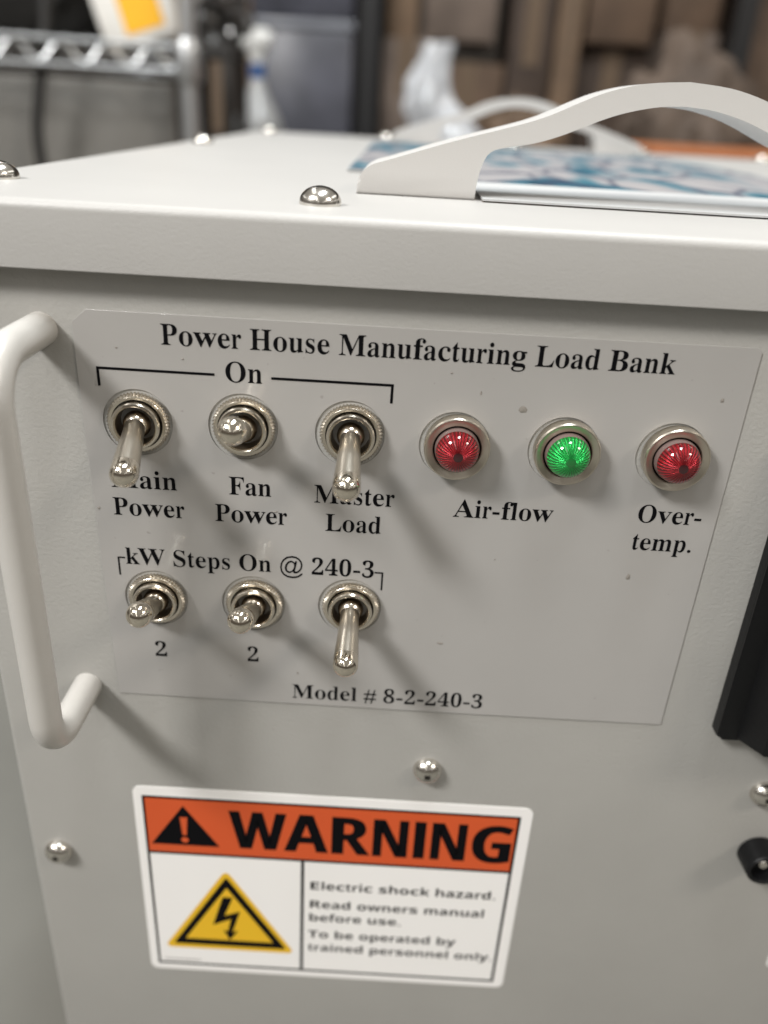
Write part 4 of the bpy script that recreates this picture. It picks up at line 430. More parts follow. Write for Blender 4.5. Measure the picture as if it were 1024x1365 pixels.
'r':(428,"27 0 27 24 41 26 52 29 61 33 68 38 72 45 75 55 77 68 78 83 78 375 77 392 76 406 73 417 69 425 63 430 55 433 44 436 30 437 31 462 217 462 217 375 231 398 245 417 261 434 279 449 296 460 313 468 330 472 347 474 367 473 384 469 398 462 410 453 419 441 426 428 430 413 431 396 430 382 427 370 421 359 414 349 405 341 394 336 382 332 369 331 357 332 346 334 338 338 331 344 324 350 319 357 313 364 308 372 303 379 296 383 289 386 281 387 271 385 261 380 251 372 241 360 233 345 227 327 223 308 222 286 222 83 223 67 226 55 230 45 237 38 246 32 258 28 274 26 294 24 294 0","28 30 29 28 31 30 27 31 28 27 32 31 26 32 27 18 20 19 18 17 20 17 16 20 16 21 20 26 33 32 25 33 26 25 34 33 24 34 25 24 35 34 23 35 24 15 21 16 14 21 15 23 36 35 13 21 14 22 36 23 12 21 13 22 37 36 11 21 12 21 58 22 58 57 22 57 37 22 57 38 37 10 21 11 56 38 57 55 38 56 21 59 58 54 38 55 54 39 38 21 60 59 53 39 54 9 21 10 9 61 21 61 60 21 52 39 53 52 40 39 51 40 52 9 62 61 51 41 40 50 41 51 49 41 50 49 42 41 9 63 62 48 42 49 48 43 42 47 43 48 47 44 43 46 44 47 46 45 44 9 64 63 9 65 64 9 66 65 8 66 9 8 67 66 7 67 8 7 68 67 6 68 7 6 69 68 5 69 6 5 70 69 4 70 5 4 71 70 3 71 4 3 72 71 2 72 3 2 73 72 1 73 2 1 74 73 0 74 1 0 75 74"),
's':(429,"225 -15 204 -14 181 -9 156 -2 129 9 124 11 120 12 114 13 109 13 98 11 89 7 81 -2 76 -13 53 -13 53 157 79 157 87 127 98 101 112 78 129 58 148 42 167 31 188 24 209 22 226 23 242 26 255 32 266 40 275 49 281 60 285 73 286 87 283 107 273 125 256 142 232 156 159 193 135 206 113 221 96 236 81 252 70 269 62 288 57 307 55 328 58 358 65 386 78 411 97 433 119 451 146 465 176 472 210 475 218 475 227 474 237 472 247 471 258 468 270 465 282 462 296 458 299 457 301 457 304 456 307 456 310 455 312 454 315 454 317 454 325 455 332 459 338 466 343 475 363 475 363 330 340 330 331 355 320 378 307 397 293 413 276 425 259 434 241 439 222 441 207 440 194 437 182 432 173 426 166 417 160 408 157 397 156 386 157 375 160 364 165 355 172 346 180 338 191 330 203 323 218 315 285 282 309 269 329 255 346 241 360 226 370 208 377 189 382 166 383 141 380 107 372 77 359 50 340 27 316 9 289 -5 259 -12","51 53 52 71 73 72 71 74 73 51 54 53 51 55 54 51 56 55 50 56 51 50 57 56 50 58 57 70 74 71 50 59 58 49 59 50 49 60 59 69 74 70 49 61 60 49 62 61 49 63 62 49 64 63 49 65 64 68 74 69 49 66 65 49 67 66 49 68 67 49 82 68 82 81 68 81 80 68 80 79 68 79 78 68 78 74 68 48 83 49 83 82 49 48 84 83 48 85 84 48 86 85 47 86 48 47 87 86 47 88 87 47 89 88 46 89 47 46 90 89 46 91 90 77 74 78 46 92 91 45 92 46 76 74 77 45 93 92 45 94 93 44 94 45 75 74 76 44 95 94 44 96 95 44 97 96 44 98 97 43 98 44 43 99 98 43 100 99 42 100 43 41 100 42 41 101 100 40 101 41 40 102 101 40 103 102 39 103 40 39 104 103 38 104 39 38 105 104 37 105 38 37 106 105 36 106 37 35 106 36 35 107 106 35 108 107 13 15 14 13 16 15 34 108 35 33 108 34 33 109 108 13 17 16 32 109 33 31 109 32 31 110 109 13 18 17 30 110 31 13 19 18 30 111 110 29 111 30 28 111 29 13 20 19 28 112 111 27 112 28 13 10 20 10 9 20 9 21 20 26 112 27 25 112 26 9 8 21 8 22 21 25 113 112 24 113 25 8 23 22 23 113 24 8 113 23 7 113 8 6 113 7 5 113 6 4 113 5 3 113 4 3 114 113 13 11 10 2 114 3 13 12 11 2 115 114 1 115 2 1 0 115"),
't':(340,"184 -14 156 -12 133 -7 113 3 98 16 87 32 79 53 74 77 72 106 72 415 30 415 30 446 59 474 85 500 109 526 131 550 150 572 167 593 181 613 192 631 215 631 215 462 309 462 309 415 215 415 215 122 215 107 217 95 219 84 223 76 227 69 233 64 241 61 250 60 267 63 282 73 295 89 307 111 331 98 305 49 271 14 231 -7","18 20 19 18 21 20 17 21 18 16 21 17 15 21 16 14 21 15 13 21 14 12 21 13 11 21 12 11 22 21 11 23 22 10 23 11 9 23 10 8 24 9 24 23 9 8 25 24 8 26 25 36 38 37 8 27 26 7 27 8 36 39 38 7 28 27 35 39 36 7 29 28 6 29 7 6 30 29 34 39 35 6 31 30 6 32 31 33 39 34 6 33 32 6 39 33 5 39 6 5 40 39 4 40 5 3 40 4 3 41 40 2 41 3 1 41 2 1 0 41"),
'u':(558,"195 -15 163 -12 136 -5 114 8 97 26 84 48 75 75 70 107 68 144 68 369 67 385 66 399 63 411 59 421 52 428 43 433 32 437 17 438 17 462 211 462 211 110 212 98 214 87 219 77 225 69 232 62 241 57 251 54 263 53 285 56 305 64 324 78 340 98 340 369 339 387 337 401 334 413 329 422 322 429 312 434 298 437 282 438 282 462 482 462 482 104 483 88 485 76 488 65 493 58 500 53 509 49 521 46 536 44 536 19 493 17 446 11 395 0 340 -15 340 60 327 43 312 29 295 16 277 5 258 -4 238 -10 217 -14","17 19 18 17 16 19 16 15 19 15 14 19 14 13 19 13 20 19 41 43 42 41 40 43 40 39 43 39 38 43 38 37 43 37 36 43 36 44 43 12 20 13 35 44 36 11 20 12 34 44 35 10 20 11 33 44 34 9 20 10 8 20 9 32 44 33 7 20 8 7 21 20 6 21 7 32 45 44 31 45 32 6 22 21 31 46 45 6 23 22 30 46 31 6 24 23 30 47 46 5 24 6 5 25 24 30 48 47 29 58 30 58 48 30 5 26 25 29 59 58 57 48 58 57 49 48 5 27 26 28 59 29 5 28 27 5 59 28 57 50 49 57 51 50 4 59 5 57 52 51 57 56 52 56 55 52 55 54 52 54 53 52 4 60 59 4 61 60 3 61 4 3 62 61 2 62 3 2 63 62 2 64 63 1 64 2 1 65 64 0 65 1"),
'v':(456,"212 -15 57 369 51 384 45 397 39 409 33 419 27 426 18 432 8 435 -4 437 -4 462 244 462 244 438 232 438 215 436 202 431 194 423 192 411 192 408 193 405 193 402 194 399 275 182 351 376 354 386 357 394 359 400 359 405 356 419 345 430 327 436 303 438 303 462 454 462 454 439 441 435 430 430 421 423 414 415 407 405 401 393 394 378 387 362 238 -15","9 11 10 9 13 11 13 12 11 31 33 32 31 34 33 31 35 34 9 14 13 30 35 31 8 14 9 8 15 14 29 35 30 7 15 8 29 36 35 6 15 7 6 16 15 29 37 36 28 37 29 5 16 6 28 38 37 5 17 16 27 38 28 4 17 5 27 39 38 4 18 17 3 18 4 3 19 18 3 20 19 26 39 27 26 40 39 3 21 20 25 40 26 3 22 21 2 22 3 24 40 25 24 41 40 23 41 24 1 22 2 23 42 41 22 42 23 0 22 1 22 43 42 0 43 22"),
'w':(647,"182 -15 25 394 21 403 18 411 13 418 9 424 4 428 -2 432 -8 435 -16 437 -16 462 206 462 206 437 197 436 189 435 183 433 178 431 175 427 172 423 171 417 170 411 170 407 171 404 171 400 172 396 173 391 175 386 176 381 178 376 248 189 314 350 299 396 295 407 291 417 287 424 282 430 277 433 270 436 261 438 250 439 250 462 481 462 481 437 463 435 450 430 443 422 440 411 440 409 440 406 441 404 441 401 442 397 442 395 442 392 443 390 500 210 569 381 572 389 574 397 576 404 576 410 575 417 573 422 570 427 566 430 559 433 551 435 542 437 530 439 530 462 663 462 663 439 653 438 645 435 638 430 633 424 628 416 623 406 618 396 613 384 453 -15 430 -15 332 293 208 -15","9 11 10 9 12 11 39 41 40 39 42 41 68 70 69 68 71 70 38 42 39 67 71 68 67 72 71 37 42 38 67 73 72 66 73 67 8 12 9 8 13 12 37 43 42 8 14 13 36 43 37 65 73 66 7 14 8 7 15 14 65 74 73 36 44 43 35 44 36 7 16 15 64 74 65 6 16 7 6 17 16 63 74 64 63 75 74 34 44 35 34 45 44 5 17 6 5 18 17 62 75 63 33 45 34 4 18 5 62 76 75 4 19 18 61 76 62 33 46 45 3 19 4 3 20 19 32 46 33 60 76 61 60 77 76 3 21 20 32 47 46 2 21 3 59 77 60 32 48 47 31 48 32 2 22 21 31 49 48 59 78 77 58 78 59 2 23 22 31 50 49 1 23 2 31 51 50 1 24 23 31 52 51 57 78 58 30 52 31 57 79 78 1 25 24 30 53 52 0 25 1 30 54 53 0 26 25 30 55 54 56 79 57 0 27 26 56 80 79 0 28 27 55 80 56 0 29 28 29 82 30 82 55 30 29 83 82 81 55 82 81 80 55 0 83 29"),
' ':(250,"",""),
}
SANS = {
'.':(219,"109 111 79 103 57 81 49 51 57 21 79 -1 109 -9 139 -1 161 21 169 51 161 81 139 103","1 11 0 2 11 1 2 10 11 3 10 2 3 9 10 4 9 3 4 8 9 5 8 4 5 7 8 6 7 5"),
'A':(690,"0 0 252 717 437 717 690 0 527 0 475 170 215 170 163 0 253 297 439 297 386 463 382 475 378 490 374 506 368 523 363 541 358 559 353 576 349 592 345 606 341 592 337 575 332 557 326 537 321 519 316 501 311 485 307 472 304 463","0 19 1 19 2 1 19 3 2 0 20 19 18 3 19 17 3 18 0 21 20 16 3 17 0 22 21 15 3 16 0 23 22 14 3 15 0 24 23 13 3 14 0 25 24 12 3 13 0 26 25 11 3 12 0 27 26 10 3 11 0 28 27 0 8 28 9 3 10 0 6 8 6 9 8 6 5 9 5 3 9 0 7 6 4 3 5"),
'E':(560,"90 0 90 714 501 714 501 590 241 590 241 433 483 433 483 309 241 309 241 125 501 125 501 0","0 4 1 4 2 1 4 3 2 0 5 4 0 8 5 8 6 5 8 7 6 0 9 8 0 10 9 0 11 10"),
'G':(724,"390 -10 292 0 210 32 144 84 96 156 68 248 58 358 63 429 77 494 102 552 135 603 177 645 228 679 287 704 355 719 431 724 469 723 506 719 543 712 579 703 612 692 643 680 593 559 570 570 545 579 518 587 490 593 460 597 430 598 388 595 350 585 316 568 286 545 261 517 241 484 226 445 217 402 214 355 216 310 222 269 233 231 248 198 268 169 293 147 323 130 359 119 400 116 420 116 438 117 455 119 469 121 483 123 496 126 496 275 361 275 361 401 644 401 644 31 606 19 567 9 528 1 485 -5 440 -9","14 16 15 14 17 16 13 17 14 13 18 17 13 19 18 12 19 13 12 20 19 12 21 20 12 24 21 24 23 21 23 22 21 11 26 12 26 25 12 25 24 12 10 28 11 28 27 11 27 26 11 9 29 10 29 28 10 9 30 29 9 31 30 9 32 31 8 32 9 8 33 32 8 34 33 7 34 8 7 35 34 7 36 35 6 36 7 6 37 36 54 56 55 54 53 56 53 57 56 5 37 6 5 38 37 5 39 38 52 57 53 5 40 39 4 40 5 4 41 40 4 42 41 4 43 42 3 43 4 3 44 43 3 45 44 51 57 52 50 57 51 49 57 50 3 46 45 48 57 49 47 57 48 46 57 47 3 57 46 2 57 3 1 57 2 1 58 57 1 59 58 1 60 59 1 61 60 0 61 1 0 62 61"),
'I':(389,"32 0 32 86 119 126 119 588 32 628 32 714 357 714 357 628 270 588 270 126 357 86 357 0","4 6 5 4 7 6 3 7 4 3 8 7 2 8 3 2 9 8 1 9 2 1 10 9 0 10 1 0 11 10"),
'N':(813,"90 0 90 714 281 714 591 179 594 179 592 212 590 245 589 278 588 311 587 343 587 376 587 714 723 714 723 0 531 0 220 540 216 540 219 506 221 472 223 438 224 404 225 370 225 336 225 0","0 16 1 16 2 1 16 15 2 15 3 2 10 12 11 10 13 12 0 17 16 14 3 15 0 18 17 0 19 18 0 20 19 0 21 20 9 13 10 0 22 21 8 13 9 0 23 22 7 13 8 6 13 7 5 13 6 4 13 5 14 4 3 14 13 4"),
'R':(660,"90 0 90 714 298 714 387 708 459 690 514 661 552 620 575 566 583 500 581 469 575 440 565 415 551 391 535 371 516 353 495 337 473 323 450 311 660 0 492 0 322 274 241 274 241 0 241 397 290 397 335 400 371 408 398 422 416 441 426 466 430 496 426 527 415 551 396 569 368 580 332 588 287 590 241 590","0 37 1 37 2 1 37 3 2 37 4 3 37 5 4 37 6 5 37 36 6 36 35 6 35 7 6 0 23 37 34 7 35 33 7 34 32 7 33 32 8 7 31 8 32 30 8 31 30 9 8 29 9 30 29 10 9 28 10 29 27 10 28 27 11 10 26 11 27 26 12 11 25 12 26 24 12 25 0 24 23 0 21 24 21 12 24 21 13 12 21 14 13 21 15 14 21 16 15 21 17 16 21 20 17 20 18 17 0 22 21 19 18 20"),
'T':(579,"214 0 214 588 20 588 20 714 559 714 559 588 365 588 365 0","2 4 3 2 5 4 1 5 2 0 6 1 6 5 1 0 7 6"),
'W':(967,"182 0 0 714 149 714 240 324 244 307 248 288 253 266 258 243 262 219 266 196 270 174 273 154 275 137 277 155 280 175 284 197 288 219 292 242 297 264 301 284 305 300 308 314 412 714 555 714 659 314 663 301 666 284 671 264 675 242 679 219 683 196 687 174 690 154 692 137 694 155 697 175 701 197 705 220 710 243 715 266 719 288 723 307 727 324 818 714 967 714 785 0 613 0 516 375 514 384 511 395 509 408 505 423 502 439 499 456 495 473 492 490 489 506 487 520 485 532 483 542 482 532 480 520 478 506 474 490 471 473 468 457 465 440 461 424 458 409 455 395 452 383 450 374 354 0","0 2 1 0 3 2 21 23 22 21 59 23 59 24 23 42 44 43 42 45 44 21 60 59 58 24 59 21 61 60 57 24 58 21 62 61 56 24 57 21 63 62 55 24 56 21 64 63 54 24 55 21 65 64 53 24 54 21 66 65 52 24 53 21 67 66 51 24 52 21 68 67 50 24 51 21 69 68 49 24 50 21 70 69 48 24 49 47 24 48 21 71 70 46 24 47 21 72 71 0 4 3 41 45 42 20 72 21 46 25 24 0 5 4 40 45 41 46 26 25 19 72 20 0 6 5 39 45 40 46 27 26 18 72 19 0 7 6 38 45 39 46 28 27 17 72 18 37 45 38 0 8 7 46 29 28 16 72 17 36 45 37 0 9 8 15 72 16 46 30 29 14 72 15 35 45 36 0 10 9 46 31 30 13 72 14 34 45 35 0 11 10 46 32 31 12 72 13 33 45 34 0 12 11 46 33 32 0 72 12 46 45 33"),
'a':(604,"211 -10 165 -5 125 9 90 33 63 66 47 109 42 163 49 216 69 259 103 292 150 315 211 330 286 337 381 340 381 364 379 390 371 411 359 427 342 438 321 445 296 447 270 446 244 442 218 436 193 427 167 418 142 407 93 508 123 522 156 534 191 544 227 551 264 556 302 557 370 552 426 536 471 510 503 472 522 424 529 364 529 0 425 0 396 74 392 74 368 47 344 26 318 10 289 -1 253 -8 267 99 297 102 324 112 348 128 366 149 377 176 381 208 381 253 323 251 280 247 247 239 223 225 207 207 198 186 195 162 197 141 204 125 215 114 230 105 247 101","32 34 33 31 34 32 31 35 34 30 35 31 29 35 30 29 36 35 28 36 29 27 36 28 27 37 36 26 25 27 25 24 27 24 23 27 23 22 27 22 21 27 21 37 27 21 20 37 20 19 37 19 38 37 18 38 19 17 38 18 16 38 17 16 39 38 15 39 16 14 39 15 13 39 14 13 40 39 12 56 13 56 40 13 11 56 12 10 56 11 9 56 10 8 56 9 7 58 8 58 57 8 57 56 8 55 40 56 7 59 58 7 60 59 7 61 60 6 61 7 54 40 55 6 62 61 6 63 62 53 40 54 5 63 6 5 64 63 52 40 53 5 65 64 51 42 52 42 40 52 5 66 65 5 67 66 50 42 51 4 67 5 4 68 67 49 42 50 4 49 68 4 43 49 43 42 49 4 44 43 41 40 42 3 44 4 3 45 44 2 45 3 2 46 45 2 47 46 1 47 2 1 48 47 0 48 1"),
'b':(633,"378 -10 341 -8 309 0 284 12 262 26 243 43 227 60 217 60 192 0 78 0 78 760 227 760 227 583 227 562 226 542 225 522 224 503 222 488 221 475 227 475 243 497 263 516 286 533 313 546 345 553 382 556 439 548 489 524 531 485 563 429 582 359 588 274 582 188 562 118 530 62 487 22 437 -2 336 111 365 116 389 130 409 154 424 186 433 227 436 276 433 325 424 365 409 397 388 419 363 433 334 437 299 433 272 421 252 401 239 373 231 336 227 291 227 275 230 226 237 186 251 154 270 130 299 116","9 11 10 9 12 11 9 13 12 9 14 13 24 26 25 23 26 24 23 27 26 22 27 23 9 15 14 21 27 22 21 28 27 9 16 15 20 28 21 9 17 16 19 28 20 9 18 17 19 29 28 9 19 18 9 53 19 53 52 19 52 51 19 51 50 19 50 49 19 49 29 19 48 29 49 47 29 48 47 30 29 46 30 47 45 30 46 9 54 53 44 30 45 44 31 30 9 55 54 43 31 44 9 56 55 42 31 43 9 57 56 42 32 31 41 32 42 9 58 57 41 33 32 40 33 41 9 59 58 9 60 59 39 33 40 9 61 60 38 33 39 38 34 33 9 7 61 7 37 61 37 34 38 7 34 37 7 6 34 6 35 34 9 8 7 5 35 6 4 35 5 3 35 4 3 36 35 2 36 3 1 36 2 1 0 36"),
'c':(514,"300 -10 225 -3 162 20 112 58 75 111 52 182 45 270 49 333 60 387 79 433 105 471 136 502 174 526 216 543 262 553 313 556 349 555 381 551 411 545 437 537 461 529 483 519 439 404 416 413 394 420 374 427 353 432 333 435 313 436 249 418 210 363 197 271 200 221 211 181 228 150 251 128 279 115 313 111 343 112 371 117 396 124 420 133 443 144 466 158 466 31 443 18 419 7 395 -1 367 -6 336 -9","14 16 15 14 17 16 13 17 14 13 18 17 13 19 18 12 19 13 12 20 19 12 21 20 11 21 12 11 24 21 24 23 21 23 22 21 10 26 11 26 25 11 25 24 11 9 28 10 28 27 10 27 26 10 9 29 28 8 29 9 8 30 29 7 30 8 7 31 30 6 31 7 6 32 31 5 32 6 5 33 32 4 33 5 4 34 33 42 44 43 4 35 34 41 44 42 40 44 41 4 36 35 39 44 40 38 44 39 4 37 36 37 44 38 3 37 4 3 44 37 2 44 3 2 45 44 1 45 2 1 46 45 1 47 46 1 48 47 0 48 1 0 49 48"),
'd':(633,"251 -10 194 -2 145 22 103 62 71 117 51 187 45 272 51 358 71 428 103 484 146 524 196 548 255 556 292 553 324 546 352 533 376 516 396 497 412 476 417 476 415 488 413 504 410 523 408 543 406 564 406 585 406 760 555 760 555 0 441 0 412 71 406 71 390 49 370 30 347 14 320 0 288 -7 303 109 340 113 369 125 390 146 404 174 413 210 416 255 416 271 413 320 405 361 392 393 371 416 340 430 301 435 271 430 245 416 224 393 208 360 199 319 196 270 199 221 208 181 224 150 245 127 272 113","25 27 26 25 28 27 24 28 25 23 28 24 11 13 12 11 14 13 10 14 11 10 15 14 22 28 23 10 16 15 9 16 10 21 28 22 9 17 16 20 28 21 9 18 17 19 28 20 8 18 9 8 19 18 8 50 19 50 49 19 49 48 19 48 47 19 47 46 19 46 28 19 8 51 50 8 52 51 7 52 8 7 53 52 7 54 53 45 28 46 7 55 54 6 55 7 44 28 45 6 56 55 5 56 6 43 28 44 5 57 56 42 28 43 5 58 57 41 28 42 4 58 5 4 59 58 40 28 41 4 60 59 39 28 40 4 61 60 38 28 39 3 61 4 3 37 61 37 30 38 30 28 38 3 31 37 31 30 37 3 32 31 29 28 30 2 32 3 2 33 32 2 34 33 1 34 2 1 35 34 1 36 35 0 36 1"),
'e':(591,"325 -10 272 -7 224 4 180 21 141 44 108 75 81 113 61 158 49 210 45 269 49 329 59 383 78 429 102 467 132 499 168 524 209 542 254 552 303 556 373 549 433 527 482 492 519 442 541 381 548 308 548 236 196 236 201 197 214 164 234 137 260 117 293 105 332 101 366 102 398 106 428 112 457 120 487 131 517 144 517 29 490 17 462 7 433 -1 401 -6 365 -9 199 335 408 335 405 366 396 394 382 418 362 436 336 446 304 450 277 447 253 438 233 422 216 400 205 371","17 19 18 16 19 17 16 20 19 15 20 16 15 21 20 14 21 15 13 21 14 13 22 21 12 52 13 52 22 13 12 53 52 51 22 52 12 54 53 50 22 51 50 23 22 12 55 54 49 23 50 11 55 12 11 56 55 48 23 49 11 57 56 47 23 48 10 57 11 47 24 23 10 45 57 46 24 47 10 46 45 10 24 46 9 24 10 9 25 24 8 26 9 26 25 9 8 27 26 7 27 8 7 28 27 7 29 28 6 29 7 37 39 38 6 30 29 36 39 37 35 39 36 6 31 30 5 31 6 34 39 35 33 39 34 5 32 31 32 39 33 5 39 32 4 39 5 3 39 4 3 40 39 2 40 3 2 41 40 2 42 41 1 42 2 1 43 42 1 44 43 0 44 1"),
'f':(387,"102 0 102 434 20 434 20 506 102 546 102 586 105 629 112 665 126 695 143 718 166 736 193 749 223 758 257 763 295 765 323 764 350 762 375 758 397 753 416 748 432 742 394 633 382 636 370 639 357 643 343 645 328 647 311 647 292 645 277 639 266 628 257 614 253 598 251 580 251 546 380 546 380 434 251 434 251 0","13 15 14 13 16 15 12 16 13 12 17 16 12 18 17 11 18 12 11 19 18 10 19 11 10 20 19 10 21 20 9 21 10 8 24 9 24 23 9 23 22 9 22 21 9 7 26 8 26 25 8 25 24 8 6 27 7 27 26 7 6 28 27 6 29 28 6 30 29 5 30 6 5 31 30 5 32 31 5 33 32 4 33 5 4 34 33 3 34 4 3 35 34 3 36 35 2 36 3 1 36 2 0 37 1 37 36 1 0 38 37"),
'h':(657,"78 0 78 760 227 760 227 605 227 579 226 553 225 528 223 506 221 488 220 476 228 476 247 501 269 522 295 537 323 548 354 554 386 556 441 551 489 535 529 509 558 470 576 420 582 356 582 0 433 0 433 319 423 385 394 424 345 437 305 432 274 416 252 391 238 355 230 311 227 257 227 0","0 2 1 0 3 2 0 4 3 0 5 4 15 17 16 14 17 15 0 6 5 14 18 17 13 18 14 12 18 13 12 19 18 0 7 6 11 19 12 11 20 19 0 8 7 10 20 11 0 9 8 0 10 9 0 31 10 31 30 10 30 29 10 29 20 10 29 28 20 28 21 20 27 21 28 26 21 27 26 22 21 0 32 31 25 22 26 25 23 22 0 33 32 24 23 25 0 34 33 0 35 34"),
'i':(305,"78 0 78 546 227 546 227 0 153 614 132 616 112 621 96 630 82 643 75 662 72 687 75 712 82 731 96 745 112 753 132 758 153 760 174 758 193 753 210 745 223 731 231 712 234 687 231 662 223 643 210 630 193 621 174 616","15 17 16 14 17 15 14 18 17 13 18 14 13 19 18 12 19 13 12 20 19 11 20 12 11 21 20 10 21 11 10 22 21 9 22 10 9 23 22 8 23 9 8 24 23 7 24 8 7 25 24 6 25 7 6 26 25 5 26 6 5 27 26 4 27 5 0 2 1 0 3 2"),
'k':(620,"78 0 78 760 227 760 227 420 227 399 226 379 225 359 223 338 221 318 219 297 221 297 231 311 241 325 252 340 263 354 274 367 286 380 439 546 607 546 390 309 620 0 448 0 291 221 227 170 227 0","0 2 1 0 3 2 16 18 17 16 19 18 0 4 3 0 5 4 15 19 16 0 6 5 14 19 15 0 7 6 13 19 14 12 19 13 0 8 7 11 19 12 0 9 8 10 19 11 10 20 19 0 10 9 0 23 10 23 22 10 22 20 10 21 20 22 0 24 23"),
'l':(305,"78 0 78 760 227 760 227 0","0 2 1 0 3 2"),
'm':(982,"78 0 78 546 192 546 212 476 220 476 239 501 262 522 289 537 318 548 348 554 379 556 417 554 451 547 481 537 507 521 528 501 545 476 558 476 577 501 600 522 628 537 657 548 688 554 719 556 776 551 823 535 860 509 886 470 902 420 907 356 907 0 758 0 758 319 749 385 722 424 676 437 640 432 612 418 592 395 578 363 570 323 567 274 567 0 418 0 418 319 409 385 382 424 336 437 299 432 270 416 251 391 237 355 230 311 227 257 227 0","9 11 10 22 24 23 8 11 9 21 24 22 8 12 11 21 25 24 7 12 8 20 25 21 7 13 12 0 2 1 0 3 2 6 13 7 19 25 20 6 14 13 19 26 25 5 14 6 18 26 19 5 15 14 18 27 26 4 15 5 17 27 18 4 16 15 0 4 3 0 50 4 50 49 4 49 48 4 48 16 4 48 17 16 48 47 17 47 27 17 47 35 27 35 28 27 46 35 47 46 36 35 34 28 35 46 37 36 45 37 46 33 28 34 33 29 28 45 38 37 45 39 38 0 51 50 44 39 45 32 29 33 44 40 39 32 30 29 0 52 51 44 41 40 43 41 44 31 30 32 0 53 52 43 42 41 0 54 53"),
'n':(657,"78 0 78 546 192 546 212 476 220 476 240 501 263 522 292 537 322 548 355 554 388 556 443 551 490 535 529 509 558 470 576 420 582 356 582 0 433 0 433 319 431 355 424 385 412 408 395 424 373 434 345 437 304 432 273 416 252 391 238 355 230 311 227 257 227 0","9 11 10 8 11 9 8 12 11 7 12 8 0 2 1 0 3 2 6 12 7 6 13 12 5 13 6 5 14 13 4 14 5 0 4 3 0 28 4 28 27 4 27 26 4 26 14 4 26 25 14 25 15 14 24 15 25 23 15 24 22 15 23 22 16 15 21 16 22 0 29 28 20 16 21 20 17 16 19 17 20 0 30 29 18 17 19 0 31 30 0 32 31"),
'o':(619,"308 -10 259 -6 214 5 173 23 136 48 104 81 79 120 60 165 49 216 45 274 53 358 77 427 116 483 169 524 234 548 311 556 360 552 406 541 447 523 484 498 515 466 540 428 559 383 570 332 574 274 566 190 542 120 502 64 449 23 384 -2 310 110 346 115 374 128 396 152 410 184 419 224 422 274 419 324 410 364 396 396 374 418 345 432 309 436 273 432 245 418 224 396 209 364 200 324 197 274 200 224 209 184 224 152 245 128 274 115","14 16 15 14 17 16 13 17 14 13 18 17 12 18 13 12 19 18 12 20 19 11 20 12 11 42 20 42 21 20 11 43 42 41 21 42 11 44 43 40 21 41 40 22 21 10 44 11 10 45 44 39 22 40 10 46 45 38 22 39 38 23 22 10 47 46 37 23 38 9 47 10 37 24 23 9 48 47 36 24 37 8 48 9 8 49 48 35 24 36 35 25 24 8 50 49 34 25 35 7 50 8 34 26 25 7 51 50 33 26 34 6 51 7 6 52 51 32 26 33 6 53 52 31 26 32 31 27 26 5 53 6 5 30 53 30 27 31 5 27 30 4 27 5 4 28 27 3 28 4 2 28 3 2 29 28 1 29 2 1 0 29"),
'p':(633,"78 -240 78 546 199 546 220 475 227 475 243 496 263 515 286 532 313 545 345 553 382 556 439 548 489 524 531 485 563 429 582 359 588 274 581 189 562 118 529 62 486 22 436 -2 378 -10 341 -8 310 0 284 12 262 26 243 43 227 60 219 60 223 32 226 6 227 -20 227 -240 336 111 367 116 392 130 412 154 425 186 433 227 436 276 425 365 391 419 334 437 299 433 272 421 252 401 239 373 231 336 227 291 227 275 230 226 237 186 251 154 270 130 299 116","9 11 10 8 11 9 8 12 11 0 2 1 0 3 2 7 12 8 6 12 7 6 13 12 5 13 6 4 13 5 4 14 13 0 4 3 0 47 4 47 46 4 46 45 4 45 44 4 44 43 4 43 14 4 42 14 43 42 15 14 41 15 42 0 48 47 40 15 41 40 16 15 0 49 48 0 50 49 39 16 40 0 51 50 39 17 16 38 17 39 0 52 51 38 18 17 37 18 38 0 53 52 0 29 53 29 54 53 36 18 37 29 55 54 35 18 36 35 19 18 29 34 55 34 19 35 29 19 34 29 28 19 28 20 19 0 30 29 27 20 28 26 20 27 0 31 30 25 20 26 25 21 20 24 21 25 0 32 31 23 21 24 23 22 21 0 33 32"),
'r':(454,"78 0 78 546 191 546 213 454 220 454 238 481 260 505 286 526 315 543 348 553 383 556 391 556 399 556 409 555 418 554 426 553 433 552 422 412 417 413 410 414 402 416 393 416 385 417 378 417 353 416 329 411 305 404 283 393 264 378 249 360 237 338 229 310 227 278 227 0","9 11 10 9 12 11 9 13 12 9 14 13 9 15 14 9 16 15 8 16 9 8 17 16 0 2 1 0 3 2 7 17 8 6 17 7 5 17 6 4 18 5 18 17 5 0 4 3 0 30 4 30 29 4 29 28 4 28 27 4 27 26 4 26 25 4 25 24 4 24 23 4 23 22 4 22 21 4 21 20 4 20 19 4 19 18 4 0 31 30 0 32 31 0 33 32"),
